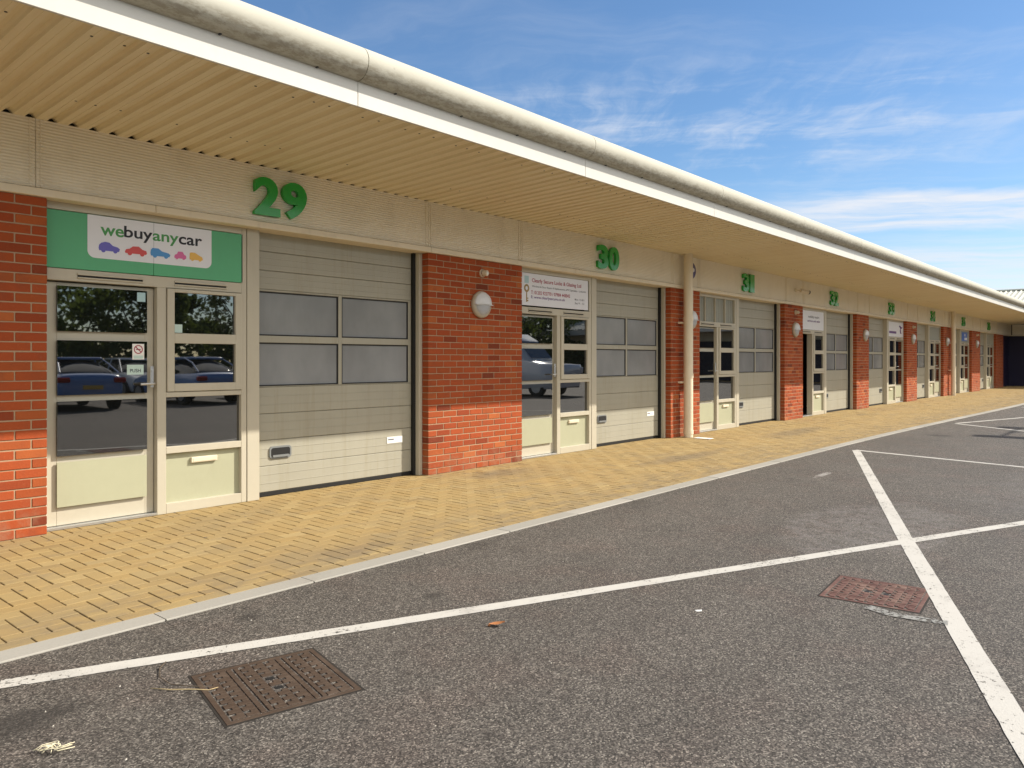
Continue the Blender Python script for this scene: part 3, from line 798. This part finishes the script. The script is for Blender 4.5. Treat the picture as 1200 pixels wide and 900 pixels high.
# ------------------------------------------------------------------ things on the wall
def number(body, xc, label, w=.58, z0=2.75, z1=3.115):
    root = empty('unit_number', (xc, -.005, z0), label, 'number', 'green unit numbers along the cladding')
    half = w / 2 - .012
    for i, ch in enumerate(body):
        a = xc - w / 2 + i * (w / 2 + .012)
        ww = half if ch != '1' else half * .74
        a2 = a if ch != '1' else a + .03
        # boldness is set by the outline offset of the letter
        me = text_mesh(ch, a2, a2 + ww, z0, z1, -.012, .042, .036); me.name = 'digit'; me.materials.append(M['number_green'])
        link('digit', me, root)
        s = MB(); s.tube([(a2 + ww * .5, .0, z0 + .05), (a2 + ww * .5, -.014, z0 + .05)], .008, 6); s.tube([(a2 + ww * .5, .0, z1 - .05), (a2 + ww * .5, -.014, z1 - .05)], .008, 6)
        s.build('spacer', 'grey_plastic', root)
for body, xc, lab in (('29', 4.19, 'green number 29 on cream cladding right of the green sign'), ('30', 9.90, 'green number 30 on cream cladding'), ('31', 15.03, 'green number 31 on cream cladding'), ('32', 20.21, 'green number 32 on cream cladding right of the small camera'), ('33', 25.42, 'green number 33 on cream cladding'), ('34', 30.7, 'green number 34 on cladding left of the far downpipe'), ('35', 35.9, 'green number 35 on cladding right of the far downpipe'), ('36', 41.5, 'green number 36 on cladding, the last before the dark corner')):
    number(body, xc, lab)

def wall_lamp(xc, zc, label):
    root = empty('wall_lamp', (xc, 0, zc), label, 'wall lamp', 'round white wall lamps on the brick piers')
    b = MB(); b.lathe([(.0, .0), (.165, .0), (.170, .012), (.168, .035), (.155, .05), (.13, .055)], xc, zc, 0., 36); b.build('base', 'lamp_rim', root, smooth='all')
    d = MB(); d.lathe([(.135, .04), (.13, .055), (.105, .07), (.07, .079), (.0, .084)], xc, zc, 0., 36, 0, PI, 2 * PI); d.build('diffuser', 'diffuser', root, smooth='all')
    h = MB(); h.lathe([(.155, .045), (.15, .065), (.125, .085), (.08, .098), (.0, .104)], xc, zc, 0., 36, 0, 0, PI)
    h.box(xc - .15, xc + .15, -.088, -.045, zc - .010, zc - .001); h.poly([(xc - .146, -.05, zc)] + [(xc - .146 * math.cos(a), -.05 - .052 * math.sin(a), zc) for a in [PI * i / 16 for i in range(1, 16)]] + [(xc + .146, -.05, zc)])
    h.build('hood', 'lamp_hood', root, smooth=True)
wall_lamp(7.07, 2.06, 'largest round white wall lamp on the wide brick pier left of number 30')
wall_lamp(12.62, 2.09, 'round white wall lamp half hidden behind the nearer downpipe')
wall_lamp(17.62, 2.06, 'round white wall lamp on the brick pier left of the open door')
wall_lamp(22.85, 2.06, 'round white wall lamp on the brick pier between the units numbered 32 and 33')
wall_lamp(28.0, 2.06, 'round white wall lamp on the brick pier between the units numbered 33 and 34')
wall_lamp(33.0, 2.06, 'round white wall lamp on the brick pier left of the far downpipe')
wall_lamp(38.75, 2.06, 'farthest round white wall lamp, on the last lit brick pier')

def sounder(xc, zc, label):
    root = empty('alarm_sounder', (xc, 0, zc), label, 'sensor', 'small beige sensors above the wall lamps')
    b = MB(); b.lathe([(0, 0), (.05, 0), (.052, .02), (.045, .03)], xc, zc, 0, 20); b.build('base', 'beige_plastic', root, smooth=True)
    h = MB(); h.tube([(xc, -.03, zc), (xc + .012, -.085, zc - .004)], [.040, .036], 16); h.build('head', 'beige_plastic', root, smooth=True)
    e = MB(); e.tube([(xc + .012, -.085, zc - .004), (xc + .0135, -.091, zc - .0045)], .018, 12); e.build('lens', 'white_plastic', root)
sounder(7.10, 2.46, 'small round beige sensor on brick above the largest wall lamp')
sounder(17.65, 2.46, 'small beige sensor on brick above the lamp left of the open door')
sounder(28.05, 2.46, 'small beige sensor on brick above the lamp left of number 34')
sounder(38.8, 2.46, 'farthest small beige sensor, above the last wall lamp')
cc = empty('security_camera', (17.95, 0, 2.95), 'small bullet camera on the cladding between numbers 31 and 32', 'camera')
b = MB(); b.box(17.6, 17.68, -.03, -.006, 2.93, 3.01, 0, .004); b.tube([(17.64, -.03, 2.97), (17.66, -.12, 2.96), (17.72, -.15, 2.95)], .014, 8); b.build('bracket', 'beige_plastic', cc, smooth=True)
b = MB(); b.tube([(17.64, -.13, 2.955), (17.83, -.24, 2.92)], .042, 16); b.build('housing', 'beige_plastic', cc, smooth=True)
b = MB(); b.tube([(17.825, -.237, 2.921), (17.85, -.25, 2.916)], .044, 16); b.build('lens', 'black_rubber', cc)
ab = empty('alarm_box', (12.56, 0, 2.97), 'dark blue round alarm box behind the top of the nearer downpipe', 'alarm box')
b = MB(); b.lathe([(0, 0), (.15, 0), (.155, .02), (.15, .04), (.12, .06), (0, .065)], 12.58, 2.975, -.005, 32); b.build('cover', 'alarm_blue', ab, smooth=True)
b = MB(); b.lathe([(0, 0), (.05, 0), (.045, .008), (0, .009)], 12.58, 2.98, -.069, 20, sq=.8); b.build('badge', 'sign_white', ab)

# ---- signs
def car_icon(root, x0, x1, z, h, mat, kind):
    w = x1 - x0
    S = {0: [(0, .25), (.02, .6), (.12, .85), (.3, 1), (.5, .95), (.66, .62), (.9, .5), (1, .3), (.97, .12)],
         1: [(0, .2), (.06, .5), (.22, .62), (.36, .95), (.62, 1), (.8, .62), (.97, .5), (1, .15)],
         2: [(0, .3), (.02, .75), (.1, 1), (.4, 1), (.58, .65), (.9, .5), (1, .3), (.97, .12)],
         3: [(0, .2), (.05, .5), (.22, .62), (.32, 1), (.68, 1), (.82, .6), (.97, .48), (1, .15)],
         4: [(0, .2), (.02, .9), (.12, 1), (.4, 1), (.7, .68), (.95, .45), (1, .15)]}[kind]
    pts = [(x0 + a * w, z + h * (.12 + b * .88)) for a, b in S]
    pts = [(x0 + .03 * w, z + .12 * h)] + pts + [(x0 + .95 * w, z + .12 * h)]
    m_ = MB(); m_.extrude(pts, .0945, .0965)
    for wx in (.22, .78): m_.extrude([(x0 + wx * w + .1 * w * math.cos(a), z + .14 * h + .1 * w * math.sin(a)) for a in [2 * PI * i / 14 for i in range(14)]], .0938, .0966)
    m_.build('car_icon', mat, root)
s = empty('shop_sign', (3.0, .1, 2.10), 'green sign reading webuyanycar with five coloured cars above the nearest entrance door', 'sign', 'signs over the entrance doors')
b = MB(); b.box(2.175, 3.018, .10, .125, 2.10, 2.56, 0, .002); b.box(3.021, 3.865, .10, .125, 2.10, 2.56, 0, .002); b.build('board', 'sign_green', s)
def rrect(x0, x1, z0, z1, r):
    p = [(x0, z1), (x1, z1)]
    for i in range(9): a = -PI / 2 * i / 8; p.append((x1 - r + r * math.cos(a), z0 + r + r * math.sin(a)))
    for i in range(9): a = -PI / 2 - PI / 2 * i / 8; p.append((x0 + r + r * math.cos(a), z0 + r + r * math.sin(a)))
    return p
b = MB(); b.extrude(rrect(2.48, 3.55, 2.205, 2.558, .06), .0975, .1005); b.build('white_panel', 'sign_white', s)
b = MB(); b.box(3.0185, 3.0205, .0966, .0975, 2.205, 2.558); b.build('panel_seam', 'ink_grey', s)
X_ = 2.58
for wd, w_, mt, zz in (('we', .188, 'ink_green', (2.398, 2.466)), ('buy', .240, 'ink_black', (2.374, 2.498)), ('any', .230, 'ink_green', (2.374, 2.466)), ('car', .218, 'ink_black', (2.398, 2.466))):
    text('lettering', wd, X_, X_ + w_, zz[0], zz[1] + .003, .0972, mt, s, .0006, .018); X_ += w_ + .001
for i, (a, b_, h_, mt) in enumerate(((2.565, 2.735, .075, 'icon_violet'), (2.775, 2.96, .066, 'icon_red'), (2.99, 3.165, .068, 'icon_blue'), (3.20, 3.31, .062, 'icon_pink'), (3.34, 3.465, .066, 'icon_yellow'))): car_icon(s, a, b_, 2.262, h_ * 1.12, mt, i)

s = empty('shop_sign', (8.8, .1, 2.10), 'white locksmith sign with red and grey lettering and a key emblem under number 30', 'sign', 'signs over the entrance doors')
b = MB(); b.box(7.925, 9.56, .10, .118, 2.115, 2.56, 0, .002); b.build('board', 'sign_white', s)
text('lettering', 'Clearly Secure Locks & Glazing Ltd', 8.22, 9.38, 2.425, 2.495, .0988, 'ink_red', s, .0006, .012)
text('lettering', 'Windows & Door Repairs & Replacements, uPVC Specialists - Locksmith', 8.22, 9.50, 2.365, 2.40, .0988, 'ink_grey', s, .0006, .006)
text('lettering', 'T: 01202 922770 / 07984 448842', 8.20, 9.10, 2.275, 2.325, .0988, 'ink_red', s, .0006, .01)
text('lettering', 'E: www.clearlysecure.co.uk', 8.20, 8.98, 2.205, 2.255, .0988, 'ink_purple', s, .0006, .01)
text('lettering', 'Mon - Fri 8-5', 9.22, 9.46, 2.245, 2.275, .0988, 'ink_grey', s, .0006, .004); text('lettering', 'Sat 9 - 12', 9.22, 9.46, 2.19, 2.22, .0988, 'ink_grey', s, .0006, .004)
b = MB(); b.lathe([(.028, 0), (.028, .002), (.055, .002), (.055, 0)], 8.105, 2.35, .1, 20); b.box(8.095, 8.115, .098, .0998, 2.16, 2.30); b.box(8.115, 8.14, .098, .0998, 2.17, 2.19); b.box(8.115, 8.14, .098, .0998, 2.205, 2.22); b.build('key_emblem', 'brass', s)
b = MB(); b.box(8.06, 8.15, .0982, .0998, 2.42, 2.52); b.build('window_emblem', 'pale_blue', s)

s = empty('shop_sign', (19.0, .1, 2.10), 'white sign with small purple and grey lettering above the open door', 'sign', 'signs over the entrance doors')
b = MB(); b.box(18.17, 19.82, .10, .118, 2.10, 2.56, 0, .002); b.build('board', 'sign_white', s)
text('lettering', 'mobility repairs', 18.75, 19.5, 2.37, 2.45, .0988, 'ink_grey', s, .0006, .012)
text('lettering', 'service and sales', 18.7, 19.55, 2.29, 2.345, .0988, 'ink_purple', s, .0006, .02)
s = empty('shop_sign', (26.4, .1, 2.10), 'white sign with a purple bar and a curved purple emblem under number 33', 'sign', 'signs over the entrance doors')
b = MB(); b.box(25.61, 27.26, .10, .118, 2.10, 2.56, 0, .002); b.build('board', 'sign_white', s)
b = MB(); b.box(25.66, 26.45, .0978, .0998, 2.20, 2.27); b.build('colour_bar', 'ink_purple', s)
b = MB()
for (cx, cz, a0, a1) in ((26.85, 2.36, .2, 2.2), (27.02, 2.30, 2.6, 4.4), (26.98, 2.47, 3.6, 5.6)):
    b.tube([(cx + .12 * math.cos(a0 + (a1 - a0) * i / 8), .097, cz + .09 * math.sin(a0 + (a1 - a0) * i / 8)) for i in range(9)], .018, 6)
b.build('emblem', 'ink_purple', s)
s = empty('shop_sign', (36.8, .1, 2.10), 'blue square sign on a pale board right of the far downpipe', 'sign', 'signs over the entrance doors')
b = MB(); b.box(36.08, 37.71, .10, .118, 2.10, 2.56, 0, .002); b.build('board', 'blind', s)
b = MB(); b.box(36.25, 37.3, .094, .0995, 2.16, 2.52); b.build('blue_panel', 'sign_blue', s)
for (a_, b_, c_, d_) in ((36.75, 37.25, 2.20, 2.30), (36.75, 36.95, 2.36, 2.46)): b = MB(); b.box(a_, b_, .0915, .0935, c_, d_); b.build('white_mark', 'sign_white', s)

# ------------------------------------------------------------------ car park side (seen in the glass, casts the lamp shadow)
lp = empty('lamp_post', (22.7, -9.05, RZ), 'twin headed car park lamp post that throws the T shaped shadow', 'lamp post')
b = MB(); b.tube([(22.7, -9.05, RZ), (22.7, -9.05, 1.2), (22.7, -9.05, 6.0)], [.09, .08, .045], 14); b.build('pole', 'pole_grey', lp, smooth=True)
b = MB(); b.tube([(21.75, -9.05, 6.0), (23.65, -9.05, 6.0)], .03, 8); b.build('cross_arm', 'pole_grey', lp)
for q in (-1, 1):
    b = MB(); xc = 22.7 + q * 1.15; b.box(xc - .2, xc + .2, -9.5, -8.65, 5.93, 6.06, 0, .03); b.build('lamp_head', 'pole_grey', lp)

def loft(mb, rings, mat=0):
    base = len(mb.v); n = len(rings[0])
    for r in rings: mb.v += r
    for i in range(len(rings) - 1):
        for j in range(n - 1):
            mb.f.append((base + i * n + j, base + i * n + j + 1, base + (i + 1) * n + j + 1, base + (i + 1) * n + j)); mb.m.append(mat); mb.t.append(.5)
    for i in (0, len(rings) - 1): mb.f.append(tuple(base + i * n + j for j in range(n))); mb.m.append(mat); mb.t.append(.5)
def make_car(label, mat, van=False):
    root = empty('parked_van' if van else 'parked_car', (0, 0, RZ), label, 'van' if van else 'car', None if van else 'cars parked across the car park')
    b = MB()
    if van: st = [(-2.7, .35, .9, .80, 1.15), (-2.66, .3, 1.1, .93, 1.2), (-1.9, .28, 1.15, .98, 1.25), (-1.2, .28, 1.3, 1., 1.4), (2.3, .28, 1.3, 1., 1.4), (2.68, .32, 1.28, .98, 1.38)]
    else: st = [(-2.2, .40, .62, .62, .70), (-2.12, .28, .68, .82, .78), (-1.5, .22, .84, .89, .90), (-.9, .2, .88, .90, .96), (.5, .2, .90, .91, .99), (1.5, .22, .93, .90, 1.02), (2.05, .28, .93, .84, 1.03), (2.16, .42, .85, .72, .92)]
    rings = []
    for (y, zb_, zm, hw, zt) in st:
        rings.append([(-hw * .9, y, zb_), (-hw, y, zb_ + .15), (-hw, y, (zb_ + zm) / 2 + .08), (-hw * .97, y, zm), (-hw * .86, y, zt), (hw * .86, y, zt), (hw * .97, y, zm), (hw, y, (zb_ + zm) / 2 + .08), (hw, y, zb_ + .15), (hw * .9, y, zb_)])
    loft(b, rings)
    if van:
        rr = []
        for (y, zt, hw) in ((-1.45, 1.42, .86), (-.75, 2.15, .84), (-.3, 2.38, .84), (2.4, 2.42, .84), (2.62, 2.3, .83), (2.66, 1.35, .86)):
            rr.append([(-hw, y, 1.3), (-hw, y, zt * .75 + .3), (-hw * .9, y, zt), (hw * .9, y, zt), (hw, y, zt * .75 + .3), (hw, y, 1.3)])
        loft(b, rr)
    else:
        for (y0, y1) in ((-.25, 1.05),):
            b.box(-.62, .62, y0 - .1, y1 + .1, 1.36, 1.47, 0, .03)
    B = b.build('body', mat, root, smooth='all', loc=(0, 0, 0))
    if not van: md = B.modifiers.new('round', 'SUBSURF'); md.levels = 2; md.render_levels = 2
    gl = MB()
    if van:
        gl.poly([(-.76, -1.46, 1.45), (.76, -1.46, 1.45), (.72, -.83, 2.10), (-.72, -.83, 2.10)])
        for q in (-1, 1): gl.poly([(q * .875, -.95, 1.42), (q * .875, .1, 1.42), (q * .86, .1, 2.0), (q * .86, -.6, 2.0)])
    else:
        rr = []
        for (y, zt, hb, ht) in ((-1.05, .93, .80, .78), (-.35, 1.40, .82, .62), (.1, 1.44, .82, .60), (.9, 1.43, .82, .60), (1.4, 1.28, .80, .62), (1.95, 1.02, .76, .72)):
            rr.append([(-hb, y, .93), (-ht, y, zt), (ht, y, zt), (hb, y, .93)])
        loft(gl, rr)
    G_ = gl.build('window', 'car_glass', root, smooth=(False if van else 'all'), loc=(0, 0, 0))
    if not van:
        md = G_.modifiers.new('round', 'SUBSURF'); md.levels = 2; md.render_levels = 2
        np_ = MB(); np_.box(-.26, .26, 2.145, 2.19, .58, .69, 0, .004); np_.build('number_plate', 'icon_yellow', root, loc=(0, 0, 0))
        bp = MB(); bp.box(-.72, .72, 2.0, 2.12, .30, .46, 0, .04); bp.build('bumper', 'black_rubber', root, loc=(0, 0, 0))
    if not van:
        pl = MB()
        for q in (-1, 1):
            pl.tube([(q * .81, -1.0, .94), (q * .63, -.35, 1.40), (q * .605, .3, 1.445), (q * .61, .9, 1.43), (q * .63, 1.4, 1.29), (q * .74, 1.95, 1.03)], .02, 8)
            pl.tube([(q * .835, .25, .93), (q * .615, .3, 1.43)], .02, 8)
        pl.build('pillar', mat, root, loc=(0, 0, 0))
    for q in (-1, 1):
        for y in ((-1.75, 1.65) if van else (-1.38, 1.32)):
            w = MB(); w.tube([(q * .70, y, .33), (q * .92, y, .33)], .33, 20); W_ = w.build('wheel', 'tyre', root, smooth=True, loc=(0, 0, 0))
            r = MB(); r.tube([(q * .91, y, .33), (q * .93, y, .33)], .20, 14); r.build('rim', 'aluminium', W_, loc=(0, 0, 0))
        t_ = MB()
        if van: t_.box(q * .97, q * .80, -2.72, -2.55, .85, 1.1, 0, .03); t_.build('headlight', 'white_plastic', root, loc=(0, 0, 0))
        else: t_.box(q * .86, q * .55, 2.02, 2.175, .76, .90, 0, .03); t_.build('tail_light', 'tail_red', root, loc=(0, 0, 0))
    return root
def tree_children(o): return list(o.children)
def copy_thing(o, label):
    c = o.copy(); COL.objects.link(c); c['label'] = label
    for ch in list(o.children):
        d = ch.copy(); COL.objects.link(d); d.parent = c
        for g_ in list(ch.children):
            e = g_.copy(); COL.objects.link(e); e.parent = d
    return c
def put(o, x, y, rz): o.location = (x, y, RZ); o.rotation_euler.z = rz
# rear of each car (local +Y) looks at the terrace
put(make_car('slate blue hatchback parked opposite the nearest door', 'car_slate'), 8.3, -17.2, .05)
put(make_car('dark blue hatchback parked right of the slate blue one', 'car_blue'), 5.3, -17.0, 0)
put(make_car('blue grey hatchback parked left of the white one', 'car_slate'), 11.9, -17.3, -.04)
put(make_car('white hatchback parked across from the terrace', 'car_white'), 14.9, -17.1, .02)
put(make_car('silver hatchback parked across from the terrace', 'car_silver'), 18.0, -17.2, 0)
put(make_car('black hatchback in the row behind the others', 'car_black'), 9.8, -23.2, PI)
put(make_car('white hatchback in the row behind the others', 'car_white'), 12.6, -23.0, PI)
put(make_car('white panel van parked nose towards the terrace beside the lamp post', 'car_white', True), 22.9, -13.0, PI - .12)

def make_tree(seed, h, label, mat):
    rng = random.Random(seed)
    root = empty('tree', (0, 0, RZ), label, 'tree', 'trees along the far side of the car park')
    t = MB(); t.tube([(0, 0, 0), (.05, 0, h * .3), (.1, .05, h * .6)], [.16, .12, .05], 8)
    cl = []
    for i in range(48):
        a = rng.uniform(0, 6.28); r_ = h * .46 * math.sqrt(rng.random()); zc = h * rng.uniform(.12, .95); r_ *= math.sin(PI * min(max(zc / h, .2), .93)) ** .5
        cl.append((r_ * math.cos(a), r_ * math.sin(a), zc, h * rng.uniform(.07, .15)))
    for c_ in cl[:12]: t.tube([(.05, 0, h * .3), (c_[0] * .6, c_[1] * .6, (c_[2] + h * .3) / 2), c_[:3]], [.07, .045, .015], 6)
    t.build('trunk', 'bark', root, loc=(0, 0, 0))
    f = MB()
    for (x, y, z, r_) in cl:
        for i in range(130):
            d = Vector((rng.gauss(0, 1), rng.gauss(0, 1), rng.gauss(0, 1))).normalized() * r_ * rng.random() ** .4
            c_ = Vector((x, y, z)) + d
            u = Vector((rng.gauss(0, 1), rng.gauss(0, 1), rng.gauss(0, 1))).normalized(); w = u.orthogonal().normalized()
            s_ = rng.uniform(.09, .17)
            f.poly([c_ - u * s_, c_ + w * s_ * .6, c_ + u * s_, c_ - w * s_ * .6], 0 if rng.random() < .6 else 1)
    f.build('crown', ['leaf_dark', mat], root, loc=(0, 0, 0), fix=False)
    return root
protos = [make_tree(1, 7.2, 'broad dark green tree, nearest of the row behind the parked cars', 'leaf_light'), make_tree(2, 7.9, 'taller tree second in the row behind the parked cars', 'leaf_light'), make_tree(3, 6.4, 'low bushy tree third in the row behind the parked cars', 'leaf_dark')]
spots = [(6.5, -30), (11.5, -31), (16.2, -30)]
for o, (x, y) in zip(protos, spots): put(o, x, y, 0)
ords = ['fourth', 'fifth', 'sixth', 'seventh', 'eighth', 'ninth', 'tenth', 'eleventh', 'twelfth', 'thirteenth']
for i in range(10):
    o = copy_thing(protos[i % 3], 'green tree, %s along the row behind the parked cars' % ords[i])
    put(o, 21 + i * 4.9 + R.uniform(-.8, .8), -30 + R.uniform(-2, 2), R.uniform(0, 6.2))

hg = empty('hedge', (8, -27.5, RZ), 'long green hedge behind the rows of parked cars', 'hedge'); f = MB(); rng = random.Random(5)
for i in range(16000):
    u_ = rng.uniform(-12, 40); z_ = rng.random() ** .8 * (2.6 + .5 * math.sin(u_ * .9) + .4 * math.sin(u_ * 2.3)); y_ = rng.uniform(-.7, .7)
    c_ = Vector((u_, y_, z_)); u = Vector((rng.gauss(0, 1), rng.gauss(0, 1), rng.gauss(0, 1))).normalized(); w = u.orthogonal().normalized(); q_ = rng.uniform(.10, .2)
    f.poly([c_ - u * q_, c_ + w * q_ * .6, c_ + u * q_, c_ - w * q_ * .6], rng.randint(0, 1))
f.build('foliage', ['leaf_dark', 'leaf_light'], hg, loc=(0, 0, 0), fix=False)
f = MB()
for i in range(52): f.tube([(-12 + i, 0, 0), (-12 + i + .1, .1, 1.6)], [.05, .02], 6)
f.build('stem', 'bark', hg, loc=(0, 0, 0))

# ------------------------------------------------------------------ light, sky
az = Vector((.755, -.656)).normalized(); EL = math.radians(39.5)
sun_dir = Vector((az.x * math.cos(EL), az.y * math.cos(EL), math.sin(EL)))
sl = bpy.data.lights.new('sun', 'SUN'); sl.energy = 3.6; sl.angle = math.radians(.53); sl.color = (1., .93, .82)
so = bpy.data.objects.new('sun', sl); COL.objects.link(so); so.rotation_euler = sun_dir.to_track_quat('Z', 'Y').to_euler(); so.location = (10, -20, 30)
wd = bpy.data.worlds.new('World'); scene.world = wd; wd.use_nodes = True
class WN(N):
    def __init__(s, w): s.t = w.node_tree; s.m = w
k = WN(wd); bg = wd.node_tree.nodes['Background']
sky = k.n('ShaderNodeTexSky', sky_type='NISHITA', sun_disc=False, sun_elevation=EL, sun_rotation=math.atan2(az.x, az.y), altitude=50, air_density=1.0, dust_density=.3, ozone_density=3.0)
tc = k.n('ShaderNodeTexCoord'); sx = k.n('ShaderNodeSeparateXYZ'); k.link(tc.outputs['Generated'], sx.inputs[0])
dz = k.math('MAXIMUM', sx.outputs[2], .02)
pxn = k.math('DIVIDE', sx.outputs[0], dz); pyn = k.math('DIVIDE', sx.outputs[1], dz)
q = k.math('ADD', k.math('MULTIPLY', pxn, .82), k.math('MULTIPLY', pyn, .57)); s_ = k.math('SUBTRACT', k.math('MULTIPLY', pxn, .57), k.math('MULTIPLY', pyn, .82))
cv = k.n('ShaderNodeCombineXYZ'); k.link(q, cv.inputs[0]); k.link(s_, cv.inputs[1])
warp = k.noise(cv.outputs[0], .7, 4, .6, col=True)
wv_ = k.n('ShaderNodeVectorMath', operation='SCALE'); k.link(warp, wv_.inputs[0]); wv_.inputs['Scale'].default_value = .9
va = k.n('ShaderNodeVectorMath', operation='ADD'); k.link(cv.outputs[0], va.inputs[0]); k.link(wv_.outputs[0], va.inputs[1])
fib = k.noise(k.scale(va.outputs[0], (1.9, .42, 1)), 1.6, 7, .62)
fib2 = k.noise(k.scale(va.outputs[0], (.7, 3.0, 1)), 1.5, 6, .65)
qw = k.math('ADD', q, k.math('MULTIPLY', k.math('SUBTRACT', k.noise(cv.outputs[0], 1.3, 5, .6), .5), .9))
q10 = k.math('MULTIPLY', qw, .1)
band = k.ramp(q10, [(0., 0.04), (.27, .03), (.33, .10), (.40, .06), (.465, .02), (.50, .85), (.585, .80), (.64, .12), (.69, .22), (.76, .62), (1., .6)])
band2 = k.math('MULTIPLY', band, k.step(s_, .7, 1.7))
wisp = k.math('MULTIPLY', k.math('MULTIPLY', k.step(q, 2.3, 3.2), k.step(q, 4.8, 3.8)), k.math('MULTIPLY', k.step(s_, -.7, .0), k.step(s_, 2.4, .8)))
cl = k.math('MULTIPLY', band2, k.step(fib, .25, .62, .25, 1.))
cl2 = k.math('MULTIPLY', wisp, k.step(k.math('MULTIPLY', k.math('ADD', fib, fib2), .5), .43, .72, 0, .55))
veil = k.math('ADD', .05, k.math('MULTIPLY', k.step(fib, .45, .78), .12))
tot = k.math('ADD', k.math('ADD', cl, cl2), veil, clamp=True)
above = k.step(sx.outputs[2], 0., .06)
hs = k.n('ShaderNodeHueSaturation'); k.link(sky.outputs[0], hs.inputs['Color']); hs.inputs['Saturation'].default_value = 1.2; hs.inputs['Value'].default_value = .9
# unseen bright cloud sheet behind the camera, added as fill light for the facade
south_fill = k.math('MULTIPLY', k.step(sx.outputs[1], -.05, -.45), k.step(fib, .3, .6, .55, .95))
south_fill = k.math('MULTIPLY', south_fill, k.step(sx.outputs[2], .08, .2))
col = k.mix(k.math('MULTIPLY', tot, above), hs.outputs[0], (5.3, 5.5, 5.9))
col = k.mix(south_fill, col, (12., 11.5, 10.8))
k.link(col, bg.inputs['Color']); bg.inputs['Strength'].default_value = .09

# ------------------------------------------------------------------ camera
cam = bpy.data.cameras.new('camera'); co = bpy.data.objects.new('camera', cam); COL.objects.link(co)
co.location = (0, -6.6586, 1.36); co.rotation_euler = (PI / 2, 0, -math.atan2(.7557, .6549))
cam.sensor_width = 36; cam.lens = 27; cam.shift_y = -28 / 1200; cam.clip_start = .05; cam.clip_end = 1500
scene.camera = co
vs = scene.view_settings; vs.view_transform = 'Standard'; vs.look = 'None'; vs.exposure = .84; vs.gamma = 1.; vs.use_curve_mapping = False
